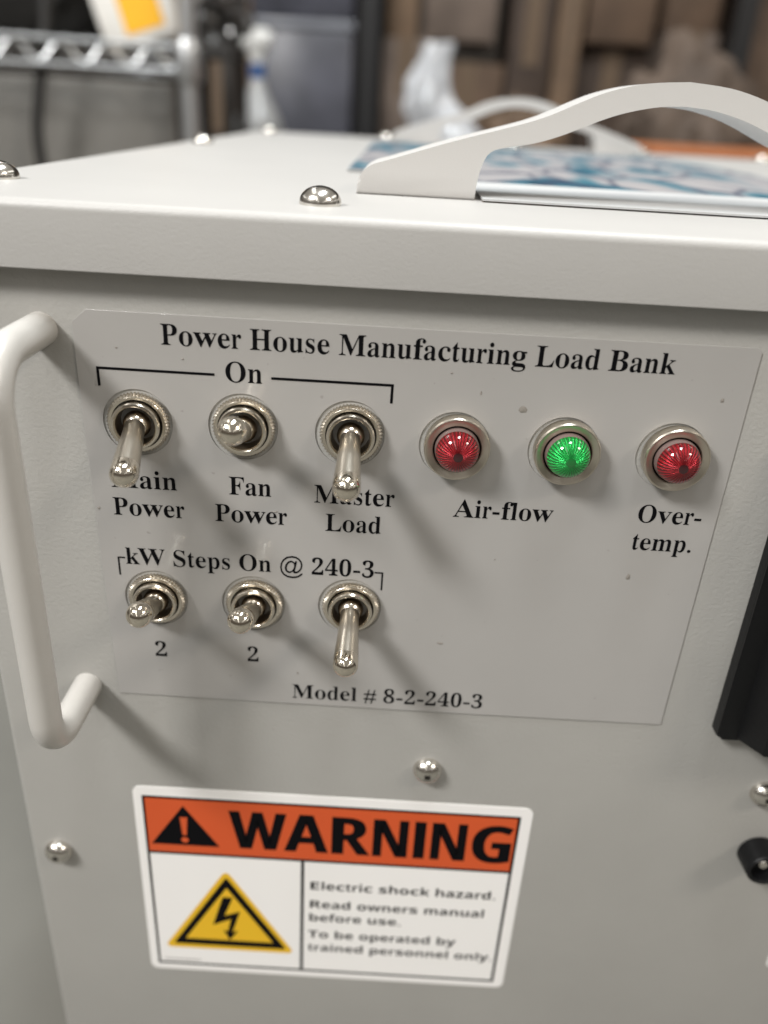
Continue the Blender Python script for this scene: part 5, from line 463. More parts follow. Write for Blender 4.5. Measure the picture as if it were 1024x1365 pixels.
's':(497,"226 -10 190 -9 157 -7 128 -3 101 4 73 12 46 22 46 145 76 132 108 121 141 112 174 105 204 100 231 99 257 100 278 105 294 112 304 122 310 133 312 146 311 155 309 163 305 171 298 179 287 187 272 196 252 206 226 218 194 232 162 247 134 261 110 275 90 291 74 308 61 328 52 350 47 375 45 404 52 450 71 488 104 518 148 539 200 552 261 556 294 555 327 552 358 546 389 538 421 527 453 513 408 406 382 417 356 426 332 435 308 441 284 445 259 446 222 442 200 430 193 410 194 402 197 394 202 387 209 379 220 372 235 364 253 355 278 344 307 332 337 319 364 306 388 293 409 278 426 261 441 242 451 219 457 193 459 162 453 111 433 68 401 35 355 10 297 -5","42 44 43 42 45 44 41 45 42 41 46 45 41 47 46 40 47 41 40 48 47 40 49 48 39 49 40 39 54 49 54 53 49 53 52 49 52 51 49 51 50 49 38 56 39 56 55 39 55 54 39 37 57 38 57 56 38 37 58 57 37 59 58 37 60 59 36 60 37 36 61 60 36 62 61 36 63 62 36 64 63 35 64 36 35 65 64 35 66 65 35 67 66 34 67 35 34 68 67 34 69 68 33 69 34 33 70 69 32 70 33 32 71 70 32 72 71 31 72 32 31 73 72 30 73 31 29 73 30 29 74 73 28 74 29 28 75 74 27 75 28 27 76 75 26 76 27 25 76 26 24 76 25 24 77 76 23 77 24 22 77 23 21 77 22 20 77 21 20 78 77 19 78 20 18 78 19 6 8 7 17 78 18 6 9 8 16 78 17 6 10 9 6 11 10 15 78 16 15 79 78 6 12 11 14 79 15 6 13 12 13 79 14 6 79 13 6 80 79 6 81 80 5 81 6 4 81 5 4 82 81 3 82 4 2 82 3 2 0 82 1 0 2"),
't':(434,"265 -10 234 -8 204 -3 178 6 154 19 133 38 117 62 104 91 97 128 94 171 94 434 23 434 23 497 105 547 148 662 243 662 243 546 396 546 396 434 243 434 243 171 245 152 251 137 261 125 274 116 290 111 308 109 324 110 340 111 356 114 371 118 387 122 402 126 402 15 385 9 365 3 343 -3 318 -7 292 -9","13 15 14 13 16 15 12 16 13 12 17 16 12 18 17 11 18 12 10 18 11 9 19 10 19 18 10 9 20 19 8 20 9 8 21 20 8 22 21 8 23 22 7 23 8 31 33 32 7 24 23 30 33 31 29 33 30 7 25 24 28 33 29 27 33 28 7 26 25 26 33 27 7 33 26 6 33 7 5 33 6 4 33 5 3 33 4 3 34 33 3 35 34 2 35 3 2 36 35 2 37 36 1 37 2 1 38 37 0 38 1"),
'u':(657,"269 -10 214 -5 167 11 128 38 99 76 81 126 75 190 75 546 224 546 224 227 226 191 233 162 245 139 262 122 284 112 312 109 353 114 384 130 405 156 419 191 427 236 430 289 430 546 579 546 579 0 465 0 445 70 437 70 418 45 394 24 366 9 335 -2 302 -8","6 8 7 6 9 8 21 23 22 21 24 23 20 24 21 19 24 20 6 10 9 6 11 10 18 24 19 5 11 6 5 12 11 17 24 18 5 13 12 16 26 17 26 24 17 4 13 5 4 14 13 15 26 16 4 15 14 4 26 15 3 27 4 27 26 4 3 28 27 25 24 26 3 29 28 2 29 3 2 30 29 1 30 2 1 31 30 1 32 31 0 32 1"),
'w':(856,"165 0 10 546 158 546 221 304 226 286 230 266 234 244 237 221 241 198 244 177 247 156 249 139 251 125 255 125 256 135 257 148 259 163 261 178 264 194 267 211 269 227 272 242 275 257 277 269 278 278 280 284 347 546 511 546 575 284 578 273 581 258 585 239 588 218 591 197 595 176 597 156 599 139 599 125 603 125 605 138 607 155 610 175 613 197 617 219 622 243 626 266 630 286 635 304 700 546 846 546 689 0 527 0 485 191 482 204 478 221 474 242 468 264 463 288 457 314 451 339 445 362 440 385 435 404 432 420 429 432 425 432 423 420 419 404 415 385 409 362 404 338 398 314 392 288 386 264 381 241 376 220 372 203 369 189 325 0","0 2 1 0 3 2 25 27 26 25 65 27 65 64 27 64 28 27 47 49 48 47 50 49 25 66 65 63 28 64 25 67 66 62 28 63 25 68 67 61 28 62 25 69 68 60 28 61 59 28 60 25 70 69 58 28 59 25 71 70 25 72 71 57 28 58 0 4 3 46 50 47 56 28 57 25 73 72 0 5 4 45 50 46 24 73 25 56 29 28 23 73 24 56 30 29 22 73 23 0 6 5 44 50 45 55 30 56 22 74 73 55 31 30 21 74 22 0 7 6 43 50 44 20 74 21 54 31 55 20 75 74 54 32 31 19 75 20 53 32 54 0 8 7 19 76 75 42 50 43 53 33 32 18 76 19 52 33 53 18 77 76 0 9 8 52 34 33 41 50 42 17 77 18 51 34 52 17 78 77 16 78 17 0 10 9 51 35 34 40 50 41 15 78 16 0 11 10 51 36 35 39 50 40 14 78 15 0 12 11 51 37 36 38 50 39 13 78 14 0 13 12 0 78 13 51 38 37 51 50 38"),
'y':(569,"110 -240 94 -240 80 -239 67 -238 55 -236 44 -234 34 -232 34 -114 42 -115 51 -117 61 -118 71 -119 82 -120 93 -120 122 -117 147 -107 168 -92 184 -71 198 -48 208 -23 217 4 0 546 163 546 266 239 271 224 275 209 278 194 280 178 282 161 284 144 287 144 289 161 292 178 296 194 299 209 303 224 308 239 409 546 569 546 338 -70 314 -122 284 -164 248 -198 206 -221 160 -235","20 22 21 20 23 22 36 38 37 36 39 38 20 24 23 35 39 36 34 39 35 20 25 24 20 26 25 33 39 34 20 27 26 32 39 33 20 28 27 31 39 32 20 29 28 30 39 31 20 30 29 20 39 30 19 39 20 18 39 19 17 39 18 17 40 39 16 40 17 15 40 16 14 40 15 6 8 7 6 9 8 6 10 9 13 40 14 6 11 10 6 12 11 6 13 12 6 40 13 6 41 40 6 42 41 6 43 42 6 44 43 5 44 6 4 44 5 4 0 44 3 0 4 2 0 3 1 0 2"),
'z':(488,"27 0 27 88 280 432 42 432 42 546 449 546 449 449 203 114 458 114 458 0","3 5 4 3 6 5 3 2 6 2 7 6 1 7 2 1 8 7 1 9 8 0 9 1"),
' ':(260,"",""),
}# advance widths of the book serif the panel is set in
SERIF_ADV = dict(zip('PowerHusManfctigLdBkOFAvmplSW', (556, 500, 722, 444, 333, 722, 500, 389, 889, 444, 500, 333, 444, 278, 278, 500, 611, 500, 667, 500, 722, 556, 722, 500, 778, 500, 278, 556, 944)))
SERIF_ADV.update({'.': 250, '-': 333, '#': 500, '@': 921, '0': 500, '2': 500, '3': 500, '4': 500, '8': 500, ' ': 250})

SANS_ADV = dict(zip('WARNINGElectrishokazdwumbfTpy', (944, 722, 722, 722, 278, 722, 778, 667, 278, 556, 556, 333, 389, 278, 556, 611, 611, 556, 556, 500, 611, 778, 611, 889, 611, 333, 611, 611, 556)))
SANS_ADV.update({'n': 611, '.': 278, ' ': 278})
SANS['I'] = (278, '64 0 214 0 214 714 64 714', '0 1 2 0 2 3')

def glyph_mesh(font, ch):
    a, v, f = font[ch]
    n = [float(q) for q in v.split()]
    pts = [(n[i], n[i + 1]) for i in range(0, len(n), 2)]
    t = [int(q) for q in f.split()]
    return a, pts, [t[i:i + 3] for i in range(0, len(t), 3)]

def thinned(pts, tris, d):
    """narrows the stems by d on both sides (sideways only, the hairlines stay)"""
    cnt = {}
    for t in tris:
        for i in range(3):
            a, b = t[i], t[(i + 1) % 3]
            k = (min(a, b), max(a, b))
            cnt.setdefault(k, []).append((a, b, t[(i + 2) % 3]))
    nx = {}
    for k, l in cnt.items():
        if len(l) == 1:
            a, b, c = l[0]
            ex, ey = pts[b][0] - pts[a][0], pts[b][1] - pts[a][1]
            L = math.hypot(ex, ey) or 1
            px, py = ey / L, -ex / L
            if px * (pts[c][0] - pts[a][0]) + py * (pts[c][1] - pts[a][1]) > 0:
                px, py = -px, -py
            for q in (a, b):
                s = nx.setdefault(q, [0, 0]); s[0] += px * L; s[1] += py * L
    out = []
    for i, (x, y) in enumerate(pts):
        if i in nx:
            s = nx[i]; L = math.hypot(*s) or 1
            x -= d * s[0] / L
        out.append((x, y))
    return out

def text_width(font, s, adv=None):
    return sum((adv or {}).get(c, font[c][0]) for c in s)

def text(bm, font, s, x0, x1, z, cap, y, adv=None, thin=0.0, capem=0.676, mi=0, slope=0.0):
    """sets s on the panel between x0 and x1 (mm), baseline z (mm), capital height cap (mm)"""
    w = text_width(font, s, adv)
    kx = (x1 - x0) / w
    kz = cap / (capem * 1000)
    x = 0
    for ch in s:
        a, pts, tris = glyph_mesh(font, ch)
        ra = (adv or {}).get(ch, a)
        if tris:
            g = ra / a
            p2 = thinned(pts, tris, thin) if thin and ch not in '.-' else pts
            vs = [bm.verts.new(((x0 + (x + px * g) * kx) * MM, y, (z + slope * (x + px * g) * kx + pz * kz) * MM)) for px, pz in p2]
            for t in tris:
                try:
                    bm.faces.new([vs[i] for i in t]).material_index = mi
                except ValueError:
                    pass
        x += ra

# ================================================================== SETTING
m_floor = mat('concrete_floor', (0.122, 0.118, 0.104), 0.8, var=0.25, vscale=3, bump=0.2, bscale=40)
bm = bmesh.new()
FZ = -0.42
box(bm, -6, 6, -4, 4.0, FZ - 0.1, FZ)
tag(obj('floor', bm, m_floor), kind='structure')
m_wall = mat('warehouse_wall', (0.07, 0.058, 0.048), 0.8, var=0.3, vscale=1.5)
bm = bmesh.new()
box(bm, -6, 6, 4.0, 4.1, FZ, 3.0)
tag(obj('wall', bm, m_wall), kind='structure')

# ================================================================== THE LOAD BANK
XL, XR, YB = -0.1040, 0.2580, 0.470
bank = empty('load_bank', (0.077, 0.235, FZ))
tag(bank, 'grey and cream metal load bank box with toggle switches, pilot lights and warning label', 'load bank')
IB = Vector(bank.location)
def part(name, bm, m, smooth=None, at=(0, 0, 0), parent=None):
    """a part of the box, its origin at a world point"""
    o = obj(name, bm, m, parent or bank, smooth)
    o.location = Vector(at) - (IB if not parent else Vector((0, 0, 0)))
    return o

bm = bmesh.new()
box(bm, XL, XR, 0.0, YB, FZ + 0.012, -0.030, 0.0016, 3)
part('cabinet_body', bm, m_panel, 40)
for fx in (XL + 0.03, XR - 0.03):
    for fy in (0.03, YB - 0.03):
        bm = bmesh.new()
        lathe(bm, [(0, 0), (0.011, 0), (0.013, 0.013), (0, 0.013)], 20, axis='Z')
        part('rubber_foot', bm, m_black, 40, (fx, fy, FZ))

bm = bmesh.new()
box(bm, XL - 0.0055, XR + 0.0055, -0.0042, YB + 0.0042, -0.0347, -0.0207)
es = [e for e in bm.edges if all(v.co.z > -0.022 for v in e.verts) or abs(e.verts[0].co.z - e.verts[1].co.z) > 0.01]
bmesh.ops.bevel(bm, geom=es, offset=0.0020, segments=5, affect='EDGES', profile=0.5)
part('lid', bm, m_lid, 50)

def screw_mesh(r, h, cross=0.42):
    """domed pan head with a cross recess drawn dark on the crown"""
    bm = bmesh.new()
    prof = [(r * 0.98, -0.0006), (r, 0.0004)]
    for k in range(1, 9):
        a = R(90 * k / 8.0)
        prof.append((r * math.cos(a * 0.97) if k < 8 else 0.0, 0.0004 + (h - 0.0004) * math.sin(a)))
    lathe(bm, prof, 36)
    # cross recess: its shade drawn as two dark strips lying on the crown
    for a in (25, 115):
        q = []
        for k in range(-5, 6):
            s_ = r * cross * k / 5
            hh = 0.0004 + (h - 0.0004) * math.sqrt(max(0, 1 - (s_ / r) ** 2)) + 0.00004
            q.append([bm.verts.new(Matrix.Rotation(R(a), 3, 'Y') @ Vector((s_, -hh, w_ * r * 0.10))) for w_ in (-1, 1)])
        for i in range(10):
            bm.faces.new((q[i][0], q[i + 1][0], q[i + 1][1], q[i][1])).material_index = 1
    return bm

def screws(spots, r, h, rot, nm='screw', cross=0.60):
    first = None
    for i, (x, y, z, spin) in enumerate(spots):
        if first is None:
            o = part(nm, screw_mesh(r, h, cross), [m_steel, m_dark], 40, (x, y, z))
            first = o
        else:
            o = first.copy()
            C.objects.link(o)
            o.parent = bank
            o.location = Vector((x, y, z)) - IB
        o.rotation_euler = (rot, 0, 0)
        if rot == 0:
            o.rotation_euler = (0, R(spin), 0)
        else:
            o.rotation_euler = (Matrix.Rotation(rot, 3, 'X') @ Matrix.Rotation(R(spin), 3, 'Y')).to_euler()
# panel screws
screws([(0.0169, 0, -0.1719, 20), (-0.0954, 0, -0.2140, 65), (0.1153, 0, -0.1733, 10)], 0.0042, 0.0036, 0, cross=0.24)
# lid screws
screws([(-0.0185, 0.0160, -0.0207, 0), (-0.0992, 0.0335, -0.0207, 40), (-0.0985, 0.255, -0.0207, 15), (-0.0965, 0.455, -0.0207, 70),
        (-0.0140, 0.461, -0.0207, 30), (0.0770, 0.461, -0.0207, 5), (0.1680, 0.461, -0.0207, 50), (0.2515, 0.455, -0.0207, 80),
        (0.2515, 0.255, -0.0207, 20), (0.2515, 0.0335, -0.0207, 55), (0.1720, 0.0190, -0.0207, 61)], 0.0048, 0.0040, R(-90))

# ---- printed faceplate (clear laminate) with holes for the switches and lamps
SW = [(-58.7, -69.4, -19, 6.5), (-33.9, -69.0, 21, 3), (-8.75, -69.2, -21, 1), (-57.7, -117.9, 24, 4), (-32.3, -117.9, 24, -1), (-7.2, -117.1, -18, 0)]
LP = [(16.1, -70.6, 'red'), (41.8, -70.3, 'green'), (67.3, -70.2, 'red')]
cu = bpy.data.curves.new('faceplate', 'CURVE')
cu.dimensions = '2D'
cu.fill_mode = 'BOTH'
cu.extrude = 0.00010
cu.bevel_depth = 0.00006
def spl(pts):
    s = cu.splines.new('POLY')
    s.points.add(len(pts) - 1)
    for q, (x, z) in zip(s.points, pts):
        q.co = (x * MM, z * MM, 0, 1)
    s.use_cyclic_u = True
spl([(-68.6, -43.75), (-72.0, -46.6), (-71.9, -70), (-71.5, -92), (-71.2, -120), (-70.6, -150.1), (-30, -150.4), (20, -150.5), (80.4, -150.3), (81.0, -100), (81.7, -44.6), (80.9, -43.7), (20, -43.8)])
for x, z, *_ in SW:
    spl([(x - 0.35 + 8.25 * math.cos(2 * math.pi * k / 40), z - 0.3 + 8.25 * math.sin(2 * math.pi * k / 40)) for k in range(40)])
for x, z, *_ in LP:
    spl([(x - 0.5 + 8.35 * math.cos(2 * math.pi * k / 44), z - 0.2 + 8.35 * math.sin(2 * math.pi * k / 44)) for k in range(44)])
tmp = bpy.data.objects.new('tmp', cu)
C.objects.link(tmp)
me = bpy.data.meshes.new_from_object(tmp.evaluated_get(bpy.context.evaluated_depsgraph_get()))
bpy.data.objects.remove(tmp)
me.transform(Matrix.Rotation(R(90), 4, 'X'))
me.transform(Matrix.Translation((0, -0.00017, 0)))
me.materials.clear()
me.materials.append(m_over)
plate = bpy.data.objects.new('faceplate', me)
C.objects.link(plate)
plate.parent = bank
plate.location = -IB
YT = -0.00040
CAP = 4.72
def T(s, x0, x1, z, cap=CAP):
    bm = bmesh.new()
    text(bm, SERIF, s, x0, x1, z, cap, YT, SERIF_ADV, 8)
    part('lettering', bm, m_ink, None, (0, 0, 0), plate)
T('Power House Manufacturing Load Bank', -52.4, 63.3, -50.6)
T('On', -38.3, -29.4, -58.4)
T('Main', -67.0, -50.6, -86.75)
T('Power', -67.1, -49.3, -94.3)
T('Fan', -38.2, -27.6, -86.95)
T('Power', -41.85, -23.9, -94.5)
T('Master', -17.4, 2.4, -87.8)
T('Load', -14.5, -0.4, -95.45)
T('Air-flow', 17.0, 41.3, -89.45)
T('Over-', 61.7, 77.8, -88.0)
T('temp.', 61.8, 77.2, -95.65)
T('kW Steps On @ 240-3', -65.3, -1.4, -108.3)
T('2', -59.8, -56.1, -136.75, 4.6)
T('2', -34.8, -31.3, -136.75, 4.6)
T('Model # 8-2-240-3', -22.6, 30.5, -148.3, 4.6)
def stroke(x0, z0, x1, z1, w=0.60):
    bm = bmesh.new()
    d = Vector((x1 - x0, z1 - z0)).normalized() * (w / 2)
    n_ = Vector((-d.y, d.x))
    a, b = Vector((x0, z0)) - d, Vector((x1, z1)) + d
    flat_xz(bm, [((p.x) * MM, (p.y) * MM) for p in (a + n_, a - n_, b - n_, b + n_)], YT - 0.00001 * random.random())
    part('bracket_line', bm, m_ink, None, (0, 0, 0), plate)
stroke(-67.3, -56.85, -40.8, -56.9)
stroke(-67.3, -57.4, -67.25, -60.8)
stroke(-27.2, -57.0, 0.25, -57.0)
stroke(0.23, -57.55, 0.2, -61.0)
stroke(-67.0, -106.55, -65.5, -106.55, 0.42)
stroke(-67.0, -106.95, -66.95, -111.5, 0.42)
stroke(-1.3, -106.7, 0.5, -106.7, 0.42)
stroke(0.5, -107.1, 0.48, -111.6, 0.42)

# scuffs and a chip pressed into the laminate
def scuff(x, z, w, h, seed):
    rr = random.Random(seed)
    b = bmesh.new()
    n = 9
    for y, k in ((-0.00036, 1.0), (-0.00046, 0.55)):
        ring = [((x + w * k * (0.75 + 0.5 * rr.random()) * math.cos(2 * math.pi * i / n)) * MM, (z + h * k * (0.75 + 0.5 * rr.random()) * math.sin(2 * math.pi * i / n)) * MM) for i in range(n)]
        if y > -0.0004:
            A = [b.verts.new((px, y, pz)) for px, pz in ring]
        else:
            B = [b.verts.new((px, y, pz)) for px, pz in ring]
    for i in range(n):
        b.faces.new((A[i], A[(i + 1) % n], B[(i + 1) % n], B[i]))
    b.faces.new(B)
    return b
m_scuff = mat('worn_laminate', (0.27, 0.25, 0.225), 0.35)
for i, (x, z, w, h) in enumerate([(30.6, -60.9, 0.9, 0.9), (20.6, -57.6, 0.2, 0.55), (13.5, -53.3, 0.35, 0.18), (62.8, -103.6, 0.55, 0.95), (17.0, -127.3, 0.9, 0.35), (-26.9, -91.0, 0.9, 0.18), (-47.6, -53.7, 0.3, 0.25), (75.5, -56.0, 0.5, 0.6), (28.6, -100.8, 0.2, 0.3), (-21.0, -139.8, 0.3, 0.4), (-62.6, -51.9, 0.3, 0.22), (-70.6, -92.8, 0.4, 0.4)]):
    part('scuff', scuff(x, z, w, h, i), m_scuff, 30, (0, 0, 0), plate)

# ---- toggle switches: knurled nut > threaded bushing, ball, lever
def nut_mesh():
    bm = bmesh.new()
    n = 2 * 54
    ro = 0.00745
    lathe(bm, [(0.0058, 0.0), (ro - 0.0003, 0.0), (ro, 0.0003), (ro, 0.0012), (ro - 0.00045, 0.0018), (ro - 0.0007, 0.0020), (ro - 0.0008, 0.00205), (0.0060, 0.0020), (0.0058, 0.0014), (0.0058, 0.0)], n, knurl={1: 0.0003, 2: 0.0005, 3: 0.0005, 4: 0.00045, 5: 0.0001})
    return bm
def bushing_mesh():
    bm = bmesh.new()
    ro, ri = 0.00565, 0.0046
    prof = [(ro, 0.0), (ro, 0.0033), (ro - 0.00025, 0.0037), (ro - 0.0007, 0.0038), (ri + 0.0001, 0.0036), (ri, 0.0034), (ri - 0.0001, 0.0022), (ri - 0.0003, -0.0015), (0, -0.0015)]
    lathe(bm, prof, 56, lambda i: 1 if i >= 5 else 0)
    return bm
def ball_mesh():
    bm = bmesh.new()
    bmesh.ops.create_uvsphere(bm, u_segments=32, v_segments=18, radius=0.0033)
    return bm
def lever_mesh():
    """along -Y from the pivot, swelling to a rounded end"""
    bm = bmesh.new()
    L = 0.0165
    prof = [(0.0, 0.0), (0.00235, 0.0), (0.00245, 0.0046), (0.00256, 0.0049), (0.00275, 0.0085), (0.00305, L - 0.0026)]
    prof += [(0.00313, L - 0.0016), (0.00316, L - 0.0004)]
    for k in range(1, 9):
        a = R(90 * k / 8)
        prof.append((0.00316 * math.cos(a) if k < 8 else 0, L - 0.0004 + 0.00285 * math.sin(a)))
    lathe(bm, prof, 36, lambda i: 1 if i >= 5 else 0)
    return bm
sw_info = ['long toggle lever pushed down, over the words Main Power', 'toggle lever tilted up, over the words Fan Power', 'long toggle lever pushed down, over the words Master Load',
           'toggle lever tilted up, over the left figure 2', 'toggle lever tilted up, over the second figure 2', 'toggle lever pushed down, right end of the lower row']
proto = None
for (x, z, a, b), lab in zip(SW, sw_info):
    at = Vector((x * MM, -0.0003, z * MM))
    lev_rot = Matrix.Rotation(R(b), 3, 'Z') @ Matrix.Rotation(R(-a), 3, 'X')
    if proto is None:
        nut = part('toggle_switch', nut_mesh(), m_nickel, 28, at)
        bu = obj('bushing', bushing_mesh(), [m_nickel, m_bore], nut, 28)
        ba = obj('pivot_ball', ball_mesh(), m_nickel, nut, 60)
        ba.location = (0, -0.0016, 0)
        le = obj('lever', lever_mesh(), [m_satin, m_tip], nut, 40)
        le.location = (0, -0.0036, 0)
        proto = (nut, bu, ba, le)
    else:
        nut = proto[0].copy(); C.objects.link(nut); nut.parent = bank; nut.location = at - IB
        ks = []
        for q in proto[1:]:
            c = q.copy(); C.objects.link(c); c.parent = nut; ks.append(c)
        le = ks[2]
    le.rotation_euler = lev_rot.to_euler()
    nut.rotation_euler = (0, R(random.uniform(0, 7)), 0)
    le.rotation_euler = (Matrix.Rotation(-nut.rotation_euler.y, 3, 'Y') @ lev_rot).to_euler()
    tag(nut, lab)

# ---- pilot lamps: bezel > lens
def bezel_mesh():
    bm = bmesh.new()
    lathe(bm, [(0.0075, 0.0), (0.0077, 0.0002), (0.0077, 0.0031), (0.00745, 0.00345), (0.00725, 0.0035), (0.0058, 0.0030), (0.0056, 0.0027), (0.0056, 0.0006), (0.0, 0.0006)], 72, lambda i: 1 if i >= 6 else 0)
    return bm
def lens_mesh():
    bm = bmesh.new()
    prof = [(0.0052, 0.0006), (0.0052, 0.0034), (0.00505, 0.0040)]
    for k in range(1, 15):
        a = R(90 * k / 14)
        prof.append((0.00505 * math.cos(a) if k < 14 else 0, 0.0040 + 0.0042 * math.sin(a)))
    lathe(bm, prof, 72, lambda i: 0 if i < 3 else (2 if i > 13 else 1))
    return bm
m_core_r = mat('red_core', (0.03, 0.001, 0.003), 0.3, coat=1.0)
m_core_g = mat('green_core', (0.006, 0.14, 0.025), 0.3, coat=1.0)
for i, (x, z, c) in enumerate(LP):
    at = (x * MM, -0.0003, z * MM)
    be = part('pilot_lamp', bezel_mesh(), [m_satin, m_dark], 22, at)
    obj('lens', lens_mesh(), [m_rim, m_red if c == 'red' else m_green, m_core_r if c == 'red' else m_core_g], be, 60)
    tag(be, ['red domed pilot lamp left of the green one', 'green domed pilot lamp in a silver ring', 'red domed pilot lamp over the words Over-temp'][i])

# ---- bent rod handle on the left of the panel
hx, hy, hr = -0.0793, -0.0266, 0.00385
zt, zb, br = -0.0487, -0.1482, 0.0105
pts = [(hx, 0.0003, zt)]
for k in range(0, 11):
    a = R(90 * k / 10)
    pts.append((hx, hy + br - br * math.sin(a), zt - br + br * math.cos(a)))
for k in range(1, 12):
    pts.append((hx, hy, zt - br + (zb - zt + 2 * br) * k / 12))
for k in range(0, 11):
    a = R(90 * k / 10)
    pts.append((hx, hy + br - br * math.cos(a), zb + br - br * math.sin(a)))
pts.append((hx, 0.0003, zb))
bm = bmesh.new()
tube(bm, pts, hr, 28)
part('bar_handle', bm, m_handle, 50)

# ---- arched carry handles on the lid
upc = [(-12.0, -20.7), (-11.7, -17.3), (-10.2, -14.9), (-8.0, -13.4), (-4.5, -12.3), (4.2, -9.5), (13.4, -6.6), (22.6, -4.0), (30.5, -1.7), (36.2, 0.4), (42.0, 3.1), (49.2, 6.1), (58.1, 8.3), (68.5, 9.2)]
loc_ = [(18.7, -20.7), (19.1, -15.4), (20.3, -11.0), (22.0, -8.9), (25.0, -7.9), (32.5, -6.4), (38.2, -4.6), (43.1, -2.6), (48.0, -0.5), (52.7, 1.2), (57.6, 2.5), (62.6, 3.4), (68.5, 3.8)]
def smooth_pts(p, n=4):
    out = []
    for i in range(len(p) - 1):
        a, b, c, d = (Vector(p[max(0, i - 1)]), Vector(p[i]), Vector(p[i + 1]), Vector(p[min(len(p) - 1, i + 2)]))
        for k in range(n):
            t = k / n
            out.append(tuple(0.5 * ((2 * b) + (c - a) * t + (2 * a - 5 * b + 4 * c - d) * t * t + (3 * b - a - 3 * c + d) * t ** 3)))
    out.append(tuple(p[-1]))
    return out
mx_ = 68.5
up_s, lo_s = smooth_pts(upc), smooth_pts(loc_)
outl = up_s + [(2 * mx_ - x, z) for x, z in up_s[-2::-1]] + [(2 * mx_ - x, z) for x, z in lo_s] + [(x, z) for x, z in lo_s[-2::-1]]
def carry(x_off, y0, depth):
    bm = bmesh.new()
    fs = prism_xz(bm, [((x - mx_) * MM, (z + 20) * MM) for x, z in outl], 0, depth)
    es = [e for f in fs[:2] for e in f.edges]
    bmesh.ops.bevel(bm, geom=es, offset=0.0007, segments=2, affect='EDGES', profile=0.5)
    return bm
h1 = part('carry_handle', carry(0, 0, 0.020), m_carry, 35, (mx_ * MM, 0.0465, -0.0200))
h2 = h1.copy()
C.objects.link(h2); h2.parent = bank
h2.location = Vector(((mx_ + 2.5) * MM, 0.392, -0.0200)) - IB

# ---- picture plate lying on the lid between the handles
def prism_xy(bm, poly, z0, z1, mi=0):
    a = [bm.verts.new((x, y, z0)) for x, y in poly]
    b = [bm.verts.new((x, y, z1)) for x, y in poly]
    n = len(poly)
    fs = [bm.faces.new(a[::-1]), bm.faces.new(b)]
    for i in range(n):
        fs.append(bm.faces.new((a[i], a[(i + 1) % n], b[(i + 1) % n], b[i])))
    for f in fs: f.material_index = mi
bm = bmesh.new()
prism_xy(bm, [(-0.0195, 0.122), (0.0205, 0.122), (0.0205, 0.0425), (0.1165, 0.0405), (0.1165, 0.072), (0.1625, 0.072), (0.1625, 0.388), (-0.0195, 0.388)], -0.0203, -0.0198)
pl = part('picture_plate', bm, mat('plate_margin', (0.44, 0.445, 0.445), 0.7, spec=0.15), None)
bm = bmesh.new()
f = bm.faces.new([bm.verts.new((x, y, -0.01976)) for x, y in ((-0.0193, 0.1222), (0.0208, 0.1222), (0.0208, 0.098), (0.1623, 0.098), (0.1623, 0.386), (-0.0193, 0.386))])
part('printed_picture', bm, m_print, None, (0, 0, 0), pl)
bm = bmesh.new()
box(bm, 0.0207, 0.116, 0.0432, 0.385, -0.0208, -0.02035)
part('plate_edge_shade', bm, mat('shadow_brown', (0.16, 0.12, 0.09), 0.7), None, (0, 0, 0), pl)  # brown slab puts the shadow line under the plate edge into colour

# ---- warning label
Y0 = -0.0002
bm = bmesh.new()
prism_xz(bm, [(x * MM, z * MM) for x, z in rrect(-70.2, 49.8, -268.0, -184.9, 2.6)], Y0, 0.0)
lab = part('warning_label', bm, m_white, None)
tag(lab, 'white and orange electric shock warning label')
bm = bmesh.new()
flat_xz(bm, [(x * MM, z * MM) for x, z in ((-66.9, -211.6), (45.5, -211.6), (45.5, -189.3), (-66.9, -189.3))], Y0 - 0.00003)
part('header_band', bm, m_orange, None, (0, 0, 0), lab)
bm = bmesh.new()
def bar(x0, x1, z0, z1):
    flat_xz(bm, [(x * MM, z * MM) for x, z in ((x0, z0), (x1, z0), (x1, z1), (x0, z1))], Y0 - 0.00006)
bar(-67.6, 46.4, -189.3, -188.4); bar(-67.6, 46.4, -265.2, -264.2)
bar(-67.6, -66.8, -264.2, -189.3); bar(45.5, 46.4, -264.2, -189.3)
bar(-66.8, 45.5, -212.6, -211.6); bar(-19.5, -18.5, -264.2, -212.6)
part('border', bm, m_ink, None, (0, 0, 0), lab)
def mm(poly): return [(x * MM, z * MM) for x, z in poly]
def rtri(p, r):
    """triangle with rounded corners"""
    out = []
    n = 3
    for i in range(3):
        a, b, c = Vector(p[i - 1]), Vector(p[i]), Vector(p[(i + 1) % 3])
        d1, d2 = (a - b).normalized(), (c - b).normalized()
        for k in range(7):
            t = k / 6
            q = b + d1 * r * (1 - t) ** 2 + d2 * r * t ** 2
            out.append((q.x, q.y))
    return out
bm = bmesh.new()
flat_xz(bm, mm([(-55.4, -191.9), (-65.9, -208.4), (-44.8, -208.4)]), Y0 - 0.00006)
part('alert_triangle', bm, m_ink, None, (0, 0, 0), lab)
bm = bmesh.new()
flat_xz(bm, mm([(-56.6, -196.6), (-54.3, -196.6), (-54.85, -204.0), (-56.05, -204.0)]), Y0 - 0.00009)
flat_xz(bm, mm([(-55.45 + 1.15 * math.cos(k * 0.5236), -206.1 + 1.15 * math.sin(k * 0.5236)) for k in range(12)]), Y0 - 0.00009)
part('exclamation_mark', bm, m_orange, None, (0, 0, 0), lab)
bm = bmesh.new()
flat_xz(bm, mm(rtri([(-43.3, -218.4), (-65.0, -256.6), (-21.2, -256.6)], 3.2)), Y0 - 0.00003, 0)
flat_xz(bm, mm(rtri([(-43.3, -221.8), (-61.8, -254.6), (-24.2, -254.6)], 1.0)), Y0 - 0.00006, 1)
